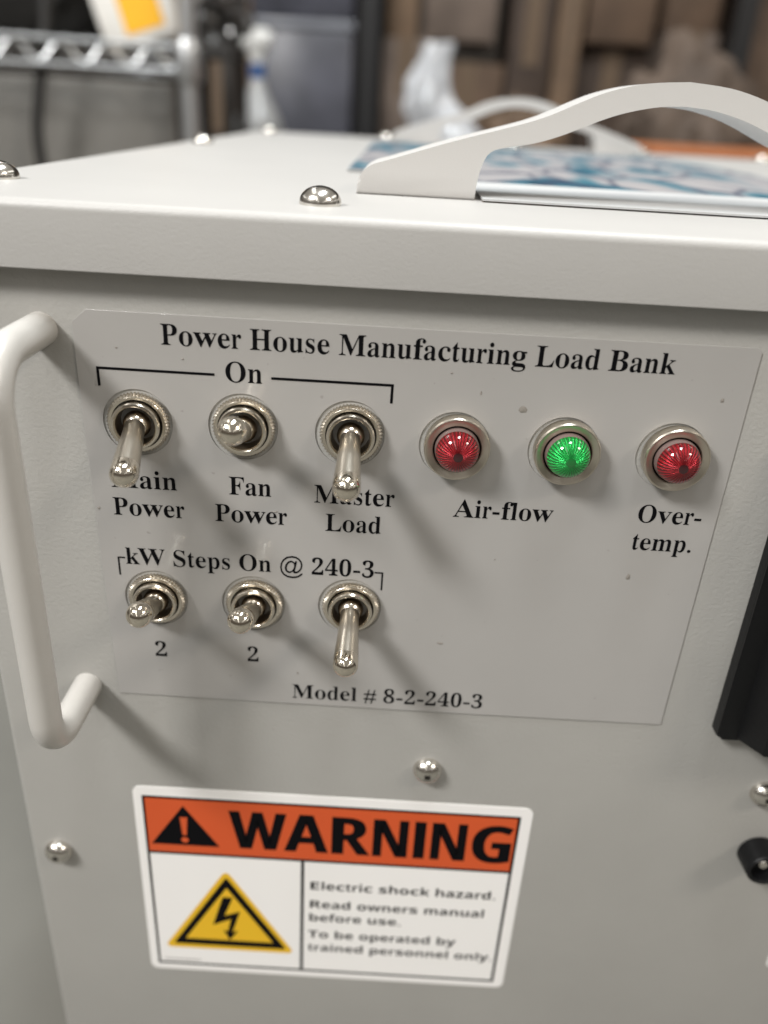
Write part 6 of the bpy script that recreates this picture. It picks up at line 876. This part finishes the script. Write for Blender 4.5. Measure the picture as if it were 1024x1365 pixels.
flat_xz(bm, mm([(-43.3, -226.6), (-57.6, -251.7), (-28.6, -251.7)]), Y0 - 0.00009, 0)
flat_xz(bm, mm([(-44.7, -230.9), (-41.4, -230.9), (-44.3, -239.6), (-39.2, -237.3), (-41.9, -247.4), (-40.0, -246.6), (-42.9, -251.5), (-44.9, -246.6), (-43.5, -247.2), (-42.3, -241.2), (-48.3, -244.4)]), Y0 - 0.00012, 1)
part('shock_triangle', bm, [m_yellow, m_ink], None, (0, 0, 0), lab)
bm = bmesh.new()
text(bm, SANS, 'WARNING', -41.3, 46.0, -208.3, 15.5, Y0 - 0.00006, SANS_ADV, -22, 0.714)
part('lettering', bm, m_ink, None, (0, 0, 0), lab)
for s, x1, z in (('Electric shock hazard.', 43.0, -224.9), ('Read owners manual', 40.1, -233.5), ('before use.', 13.6, -239.8), ('To be operated by', 31.9, -247.9), ('trained personnel only.', 45.0, -254.5)):
    bm = bmesh.new()
    text(bm, SANS, s, -17.0, x1, z, 3.5, Y0 - 0.00006, SANS_ADV, 0, 0.714)
    part('lettering', bm, m_ink, None, (0, 0, 0), lab)
bm = bmesh.new()
x = -65.3
rr = random.Random(3)
while x < -53.5:
    w_ = rr.uniform(0.35, 0.9)
    flat_xz(bm, mm([(x, -263.0), (x + w_, -263.0), (x + w_, -262.4), (x, -262.4)]), Y0 - 0.00006)
    x += w_ + 0.2
part('fine_print', bm, m_grey_print, None, (0, 0, 0), lab)

# ---- black recessed connector cover on the right
bm = bmesh.new()
fl = rrect(94.8, 175, -151.2, -62, 1.6)
prism_xz(bm, mm(fl), -0.0040, 0.0)
bmesh.ops.bevel(bm, geom=[e for e in bm.edges if all(v.co.y < -0.0039 for v in e.verts)], offset=0.0012, segments=3, affect='EDGES', profile=0.5)
cov = part('connector_cover', bm, m_black, 40)
bm = bmesh.new()
base = rrect(100.2, 170, -151.0, -66, 1.0)
top_ = rrect(103.6, 166.5, -149.0, -69, 1.0)
A = [bm.verts.new((x * MM, -0.0038, z * MM)) for x, z in base]
B = [bm.verts.new((x * MM, -0.0125, z * MM)) for x, z in top_]
n = len(A)
for i in range(n):
    bm.faces.new((A[i], B[i], B[(i + 1) % n], A[(i + 1) % n]))
bm.faces.new(B)
part('raised_housing', bm, m_black, 30, (0, 0, 0), cov)

# ---- black fuse holder, right edge
bm = bmesh.new()
lathe(bm, [(0.0058, 0), (0.0060, 0.0003), (0.0057, 0.0072), (0.0053, 0.0077), (0.0047, 0.0077), (0.0044, 0.0074), (0.0042, 0.0045), (0, 0.0045)], 40)
fh = part('fuse_holder', bm, m_black, 35, (0.1192, 0, -0.1968))
bm = bmesh.new()
lathe(bm, [(0.0016, 0.0044), (0.0016, 0.0052), (0.0012, 0.0056), (0, 0.0057)], 24)
obj('fuse_cap', bm, m_steel, fh, 40)

# ---- corner of another sticker at the right edge
bm = bmesh.new()
prism_xz(bm, mm(rrect(135.3, 215, -249.2, -200, 1.5)), -0.0002, 0)
st = part('rating_plate', bm, m_white)
bm = bmesh.new()
flat_xz(bm, mm([(136.1, -248.4), (213.9, -248.4), (213.9, -201), (136.1, -201)]), -0.00023)
part('dark_field', bm, m_ink, None, (0, 0, 0), st)

# ================================================================== BACKGROUND
# ---- chrome wire shelf
m_chrome = mat('chrome_wire', (0.52, 0.53, 0.54), 0.38, 0.95)
sh = empty('wire_shelf', (-0.75, 1.2, FZ))
tag(sh, 'chrome wire shelving unit with zigzag edge, behind the box on the left', 'shelf')
IS = Vector(sh.location)
SHX = Vector((-0.281, 1.0, 0))
def spart(name, bm, m, sm=40):
    bmesh.ops.rotate(bm, cent=SHX, matrix=Matrix.Rotation(R(14), 3, 'Z'), verts=bm.verts[:])
    o = obj(name, bm, m, sh, sm); o.location = -IS; return o
for px, py in ((-0.281, 1.0), (-0.281, 1.42), (-1.2, 1.0), (-1.2, 1.42)):
    bm = bmesh.new()
    tube(bm, [(px, py, FZ), (px, py, 0.9)], 0.0125, 20)
    for k in range(12):
        zz = FZ + 0.1 * k + 0.03
        tube(bm, [(px, py, zz), (px, py, zz + 0.002)], 0.0129, 20)
    spart('post', bm, m_chrome)
for px, py in ((-0.281, 1.0), (-0.281, 1.42), (-1.2, 1.0), (-1.2, 1.42)):
    bm = bmesh.new()
    tube(bm, [(px, py, 0.015), (px, py, 0.022), (px, py, 0.058), (px, py, 0.062)], [0.0165, 0.0185, 0.0165, 0.015], 20)
    spart('collar', bm, m_chrome)
bm = bmesh.new()
for py in (1.0, 1.42):
    tube(bm, [(-1.19, py, 0.053), (-0.29, py, 0.053)], 0.0030, 10)
    tube(bm, [(-1.19, py, 0.022), (-0.29, py, 0.026)], 0.0030, 10)
    z_ = []
    k = 0
    x = -1.19
    while x < -0.29:
        for t in range(6):
            a = t / 6 * 2 * math.pi
            z_.append((x + 0.054 * t / 6, py + 0.004, 0.0395 + 0.0115 * math.cos(a)))
        x += 0.054
    tube(bm, z_, 0.0026, 8)
spart('edge_truss', bm, m_chrome)
bm = bmesh.new()
for px in (-1.19, -0.29):
    tube(bm, [(px, 1.0, 0.053), (px, 1.42, 0.053)], 0.0030, 10)
    tube(bm, [(px, 1.0, 0.024), (px, 1.42, 0.024)], 0.0034, 10)
for k in range(36):
    x = -1.175 + k * 0.0249
    tube(bm, [(x, 1.0, 0.057), (x, 1.42, 0.057)], 0.0014, 6)
spart('wire_deck', bm, m_chrome)

# ---- grey cabinet under the shelf
m_cab = mat('grey_cabinet_paint', (0.15, 0.143, 0.130), 0.5, var=0.12, vscale=4)
bm = bmesh.new()
box(bm, -1.17, -0.302, 1.06, 1.38, FZ, 0.012, 0.006, 2)
bmesh.ops.rotate(bm, cent=(-0.281, 1.0, 0), matrix=Matrix.Rotation(R(14), 3, 'Z'), verts=bm.verts[:])
cab = tag(obj('steel_cabinet', bm, m_cab, None, 40), 'plain grey steel cabinet standing under the chrome wire shelf', 'cabinet')
# ---- things on the shelf: black bag, white carton with a yellow label, plastic wrapped bundle, cable
def lump(name, loc, sx, sy, sz, m, seed, sub=4, amp=0.25, freq=3.0, flat=True):
    from mathutils import noise
    bm = bmesh.new()
    bmesh.ops.create_icosphere(bm, subdivisions=sub, radius=1)
    for v in bm.verts:
        p = v.co.copy()
        q = p * freq + Vector((seed * 7.3, seed * 1.7, seed * 3.1))
        d = 1 + amp * (noise.turbulence(q, 3, True) - 0.4)
        v.co = Vector((p.x * sx * d, p.y * sy * d, p.z * sz * d))
        if flat and v.co.z < -sz * 0.75:
            v.co.z = -sz * 0.75
    o = obj(name, bm, m, None, 50)
    o.location = loc
    return o
m_bag = mat('black_nylon', (0.012, 0.011, 0.010), 0.6, bump=0.3, bscale=60)
b_ = lump('tool_bag', (-0.60, 1.2, 0.155), 0.19, 0.13, 0.13, m_bag, 2)
tag(b_, 'black soft tool bag slumped on the wire shelf, top left corner', 'bag')
bm = bmesh.new()
tube(bm, [(-0.12 + 0.02 * k, 0.0, 0.085 + 0.06 * math.sin(math.pi * k / 12)) for k in range(13)], 0.008, 10)
obj('strap', bm, m_bag, b_, 50)

m_carton = mat('white_carton', (0.70, 0.68, 0.64), 0.55, var=0.05, vscale=20)
m_ylab = mat('amber_label', (0.82, 0.42, 0.01), 0.5)
ca = empty('carton', (-0.335, 1.08, 0.062))
tag(ca, 'white carton with an amber yellow label, tipped on the wire shelf', 'carton')
bm = bmesh.new()
box(bm, -0.062, 0.040, -0.045, 0.045, 0.0, 0.085, 0.002, 2)
obj('carton_body', bm, m_carton, ca, 40)
bm = bmesh.new()
box(bm, -0.030, 0.022, -0.0462, -0.0448, 0.012, 0.072)
obj('label', bm, m_ylab, ca)
ca.rotation_euler = (0, R(-17), 0)

m_wrap = mat('crumpled_clear_plastic', (0.60, 0.60, 0.60), 0.2, coat=0.5, var=0.5, vscale=18, spec=0.8)
m_wrapd = mat('dark_wrapped_parts', (0.055, 0.052, 0.05), 0.25, coat=0.6, var=0.6, vscale=25)
b_ = lump('wrapped_bundle', (-0.331, 1.36, 0.120), 0.060, 0.060, 0.062, m_wrapd, 5, 4, 0.7, 2.6)
tag(b_, 'dark bundle wrapped in shiny clear plastic beside the chrome post', 'bundle')
b2 = lump('plastic_wrap', (0, 0, 0), 0.055, 0.050, 0.028, m_wrap, 9, 4, 1.0, 3.5, False)
b2.parent = b_
b2.location = (0.004, -0.03, 0.040)
# a small stand carries the bundle next to the shelf
m_iron = mat('dark_iron', (0.03, 0.028, 0.026), 0.5, 0.3)
stn = empty('side_table', (-0.318, 1.37, FZ))
tag(stn, 'small dark side table under the plastic wrapped bundle', 'table')
bm = bmesh.new()
box(bm, -0.048, 0.036, -0.07, 0.07, 0.475, 0.497, 0.002, 1)
obj('table_top', bm, m_iron, stn)
for sx in (-0.038, 0.026):
    for sy in (-0.06, 0.06):
        bm = bmesh.new()
        box(bm, sx - 0.008, sx + 0.008, sy - 0.008, sy + 0.008, 0, 0.4748)
        obj('leg', bm, m_iron, stn)
bm = bmesh.new()
cp = [(-0.447, 0.978, 0.11), (-0.449, 0.975, 0.07), (-0.456, 0.972, 0.035), (-0.466, 0.97, -0.01), (-0.474, 0.97, -0.06), (-0.470, 0.975, -0.12), (-0.452, 0.98, -0.17), (-0.42, 0.99, -0.22), (-0.40, 1.0, -0.30), (-0.40, 1.0, FZ + 0.006)]
cp = [tuple(Vector(p)) for p in cp]
def sm3(p, n=6):
    out = []
    for i in range(len(p) - 1):
        a, b, c, d = (Vector(p[max(0, i - 1)]), Vector(p[i]), Vector(p[i + 1]), Vector(p[min(len(p) - 1, i + 2)]))
        for k in range(n):
            t = k / n
            out.append(0.5 * ((2 * b) + (c - a) * t + (2 * a - 5 * b + 4 * c - d) * t * t + (3 * b - a - 3 * c + d) * t ** 3))
    out.append(Vector(p[-1]))
    return out
tube(bm, sm3(cp), 0.0070, 12)
tag(obj('power_cable', bm, m_bag, None, 50), 'black cable hanging from the tool bag down past the wire shelf', 'cable')

# ---- bench behind, with spray bottle and plastic bag
m_bench = mat('bench_top', (0.10, 0.085, 0.07), 0.5, var=0.2, vscale=6)
be = empty('workbench', (0.45, 1.75, FZ))
tag(be, 'dark workbench behind the load bank carrying a spray bottle and a clear bag', 'workbench')
bm = bmesh.new()
box(bm, -0.95, 0.95, -0.22, 0.22, FZ * -1 - 0.18, FZ * -1 - 0.15, 0.003, 2)
obj('bench_top', bm, m_bench, be, 40)
for sx in (-0.9, 0.9):
    for sy in (-0.18, 0.18):
        bm = bmesh.new()
        box(bm, sx - 0.025, sx + 0.025, sy - 0.025, sy + 0.025, 0, 0.2398)
        obj('leg', bm, m_iron, be)
m_bottle = mat('cloudy_plastic', (0.34, 0.345, 0.345), 0.35, coat=0.3)
m_blue = mat('blue_plastic', (0.02, 0.08, 0.24), 0.35)
m_wtrig = mat('white_trigger_plastic', (0.70, 0.70, 0.68), 0.35)
sb = empty('spray_bottle', (-0.325, 1.80, -0.15))
tag(sb, 'cloudy white spray bottle with a blue collar standing on the workbench', 'spray bottle')
bm = bmesh.new()
prof = [(0, 0), (0.051, 0.0), (0.054, 0.004), (0.054, 0.090)]
for k in range(1, 10):
    t = k / 9
    prof.append((0.054 - 0.038 * (t * t * (3 - 2 * t)), 0.090 + 0.098 * t))
prof += [(0.015, 0.192), (0.0, 0.192)]
lathe(bm, prof, 32, axis='Z')
obj('bottle_body', bm, m_bottle, sb, 45)
bm = bmesh.new()
lathe(bm, [(0.0, 0.190), (0.0165, 0.190), (0.0165, 0.215), (0.012, 0.217), (0, 0.217)], 28, axis='Z')
obj('collar', bm, m_blue, sb, 40)
bm = bmesh.new()
tube(bm, [(0, 0, 0.216), (0, 0, 0.228), (0.002, 0, 0.245)], [0.012, 0.014, 0.020], 16)
tube(bm, [(0.030, 0, 0.262), (0.016, 0, 0.263), (0, 0, 0.262), (-0.025, 0, 0.257), (-0.036, 0, 0.255)], [0.017, 0.021, 0.022, 0.013, 0.009], 16)
tube(bm, [(-0.012, 0, 0.246), (-0.024, 0, 0.230), (-0.025, 0, 0.214)], [0.006, 0.005, 0.004], 12)
obj('trigger_head', bm, m_wtrig, sb, 45)

m_clear = mat('crinkled_white_plastic_bag', (0.52, 0.535, 0.56), 0.22, coat=0.5, var=0.35, vscale=16)
def bag_mesh():
    from mathutils import noise
    bm = bmesh.new()
    nseg, rows = 56, 26
    rings = []
    for j in range(rows):
        t = j / (rows - 1)
        rad = 0.108 * (1 - t) ** 0.9 * (1 - 0.2 * math.sin(3 * t)) + 0.012 + 0.012 * (t > 0.85) * (t - 0.85) / 0.15
        ring = []
        for k in range(nseg):
            a = 2 * math.pi * k / nseg
            d = 1 + 0.55 * (noise.noise(Vector((math.cos(a) * 1.6, math.sin(a) * 1.6, t * 4 + 3))) + 0.5 * noise.noise(Vector((math.cos(a) * 6, math.sin(a) * 6, t * 6))))
            ring.append(bm.verts.new((rad * d * math.cos(a) * (1.25 if math.cos(a) > 0 else 0.9) - 0.006 * t + 0.012 * math.sin(t * 7), rad * 0.75 * d * math.sin(a), 0.265 * t + 0.006 * noise.noise(Vector((a, t * 9, 1))))))
        rings.append(ring)
    for A_, B_ in zip(rings, rings[1:]):
        for k in range(nseg):
            bm.faces.new((A_[k], A_[(k + 1) % nseg], B_[(k + 1) % nseg], B_[k]))
    bm.faces.new(rings[0][::-1]); bm.faces.new(rings[-1])
    return bm
o = obj('plastic_bag', bag_mesh(), m_clear, None, 40)
o.location = (0.050, 1.66, -0.148)
tag(o, 'crinkled clear plastic bag standing peaked on the workbench', 'bag')

m_paper = mat('brown_kraft_paper', (0.15, 0.098, 0.062), 0.7, var=0.45, vscale=14)
m_sack = mat('brown_sack', (0.105, 0.076, 0.057), 0.75, var=0.35, vscale=11)
for nm_, lc_, sz_, mt_, sd_, lb_, ct_ in (
        ('paper_bundle', (0.245, 1.78, -0.076), (0.085, 0.07, 0.10), m_paper, 21, 'crumpled brown paper bundle on the workbench right of the clear bag', 'paper bundle'),
        ('cloth_sack', (0.60, 1.79, -0.0265), (0.13, 0.08, 0.165), m_sack, 33, 'slumped dark brown sack on the workbench beside the right black post', 'sack')):
    tag(lump(nm_, lc_, *sz_, mt_, sd_, 4, 0.55, 2.2), lb_, ct_)

# ---- wooden crate behind the right side of the box
m_wood = mat('orange_brown_wood', (0.34, 0.115, 0.038), 0.5, var=0.25, vscale=12)
cr = empty('wooden_crate', (0.62, 0.86, FZ))
tag(cr, 'orange brown wooden crate standing behind the right side of the box', 'crate')
for k in range(3):
    bm = bmesh.new()
    box(bm, -0.37, 0.37, -0.125 + k * 0.085, -0.043 + k * 0.085, 0.378, 0.396, 0.001, 1)
    obj('lid_board', bm, m_wood, cr)
for k in range(4):
    bm = bmesh.new()
    box(bm, -0.37, 0.37, -0.125, -0.107, 0.006 + k * 0.093, 0.094 + k * 0.093, 0.001, 1)
    obj('side_board', bm, m_wood, cr)
    bm = bmesh.new()
    box(bm, -0.37, 0.37, 0.107, 0.125, 0.006 + k * 0.093, 0.094 + k * 0.093, 0.001, 1)
    obj('side_board', bm, m_wood, cr)
for sx in (-0.352, 0.352):
    bm = bmesh.new()
    box(bm, sx - 0.018, sx + 0.018, -0.106, 0.106, 0.0, 0.377)
    obj('end_panel', bm, m_wood, cr)

# ---- black rack with cartons far behind
m_rack = mat('black_rack_steel', (0.010, 0.010, 0.011), 0.45)
rk = empty('storage_rack', (0.35, 2.55, FZ))
tag(rk, 'tall black steel storage rack filled with cardboard cartons', 'rack')
def rpart(name, bm):
    o = obj(name, bm, m_rack, rk); o.location = -Vector(rk.location); return o
for px in (-0.105, 0.815):
    for py in (2.2, 2.9):
        bm = bmesh.new()
        box(bm, px - 0.026, px + 0.026, py - 0.03, py + 0.03, FZ, 1.6, 0.003, 1)
        rpart('post', bm)
for zz in (-0.20, 0.62):
    for py in (2.2, 2.9):
        bm = bmesh.new()
        box(bm, -0.0788, 0.7888, py - 0.02, py + 0.02, zz - 0.03, zz + 0.03)
        rpart('beam', bm)
    bm = bmesh.new()
    box(bm, -0.0788, 0.7888, 2.221, 2.879, zz - 0.012, zz + 0.012)
    rpart('deck', bm)
def cardmat(nm, c):
    return mat(nm, c, 0.75, var=0.32, vscale=9)
K = [cardmat('cardboard_tan', (0.175, 0.115, 0.072)), cardmat('cardboard_brown', (0.115, 0.073, 0.047)), cardmat('cardboard_dark', (0.058, 0.038, 0.027)), cardmat('cardboard_greyed', (0.155, 0.118, 0.095))]
m_tape = mat('packing_tape', (0.15, 0.105, 0.07), 0.35)
def carton(x0, x1, y0, y1, z0, z1, m, label, tape=True, group='cardboard cartons on the black rack'):
    cx_, cy_ = (x0 + x1) / 2, (y0 + y1) / 2
    e = empty('cardboard_carton', (cx_, cy_, z0))
    tag(e, label, 'carton', group)
    bm = bmesh.new()
    box(bm, x0 - cx_, x1 - cx_, y0 - cy_, y1 - cy_, 0, z1 - z0, 0.003, 2)
    obj('carton_body', bm, m, e, 40)
    if tape:
        bm = bmesh.new()
        w = min(0.024, (x1 - x0) * 0.2)
        box(bm, -w, w, y0 - cy_ - 0.0008, y0 - cy_ + 0.01, (z1 - z0) * 0.62, z1 - z0 + 0.0008)
        obj('tape', bm, m_tape, e)
D0 = -0.1875
carton(-0.072, 0.050, 2.24, 2.5, D0, 0.16, K[3], 'narrow greyish carton right of the middle black post')
carton(-0.066, 0.012, 2.26, 2.5, 0.1605, 0.42, K[0], 'small tan carton on the narrow greyish carton')
carton(0.056, 0.250, 2.30, 2.6, D0, 0.115, K[1], 'mid brown carton behind the clear plastic bag')
carton(0.030, 0.215, 2.28, 2.6, 0.1605, 0.40, K[3], 'greyish carton in the upper row, above the clear plastic bag')
carton(0.256, 0.365, 2.27, 2.6, D0, 0.30, K[2], 'dark brown tall carton on the black rack')
carton(0.371, 0.430, 2.24, 2.6, D0, 0.34, K[0], 'narrow upright tan carton beside the dark brown tall carton')
carton(0.436, 0.640, 2.33, 2.7, D0, 0.175, K[2], 'wide dark carton low on the black rack, under a tan carton')
carton(0.446, 0.620, 2.28, 2.6, 0.1755, 0.40, K[1], 'brown carton stacked on the wide dark carton')
carton(0.646, 0.780, 2.24, 2.6, D0, 0.21, K[3], 'greyish carton just left of the right black post', True)
carton(0.640, 0.775, 2.26, 2.6, 0.2105, 0.45, K[1], 'brown carton on top of the greyish carton by the right black post')
carton(0.87, 1.2, 2.30, 2.7, FZ, 0.38, K[1], 'tall brown carton on the floor right of the black rack')

# ---- blue grey totes left of the black post
m_tote = mat('blue_grey_plastic', (0.068, 0.070, 0.088), 0.35, var=0.45, vscale=7)
m_toter = mat('pale_tote_rim', (0.22, 0.23, 0.26), 0.3)
for i, (z0, z1) in enumerate(((FZ, 0.185), (0.1865, 0.62))):
    e = empty('plastic_tote', (-0.29, 2.35, z0))
    tag(e, ['blue grey plastic tote standing on the floor, left of the black post', 'blue grey plastic tote stacked on top of the other tote'][i], 'tote', 'stacked blue grey totes')
    h = z1 - z0
    bm = bmesh.new()
    box(bm, -0.115, 0.143, -0.15, 0.15, 0, h - 0.02, 0.01, 2)
    obj('tote_body', bm, m_tote, e, 40)
    bm = bmesh.new()
    box(bm, -0.119, 0.147, -0.156, 0.156, h - 0.0198, h, 0.004, 2)
    obj('rim', bm, m_toter, e, 40)
carton(-0.60, -0.42, 2.3, 2.6, FZ, 0.12, K[2], 'dark brown carton on the floor behind the spray bottle', group='cartons left of the totes')
carton(-0.435, -0.408, 2.22, 2.29, FZ, 0.5, K[0], 'thin upright tan carton between the totes and the dark carton', False, 'cartons left of the totes')
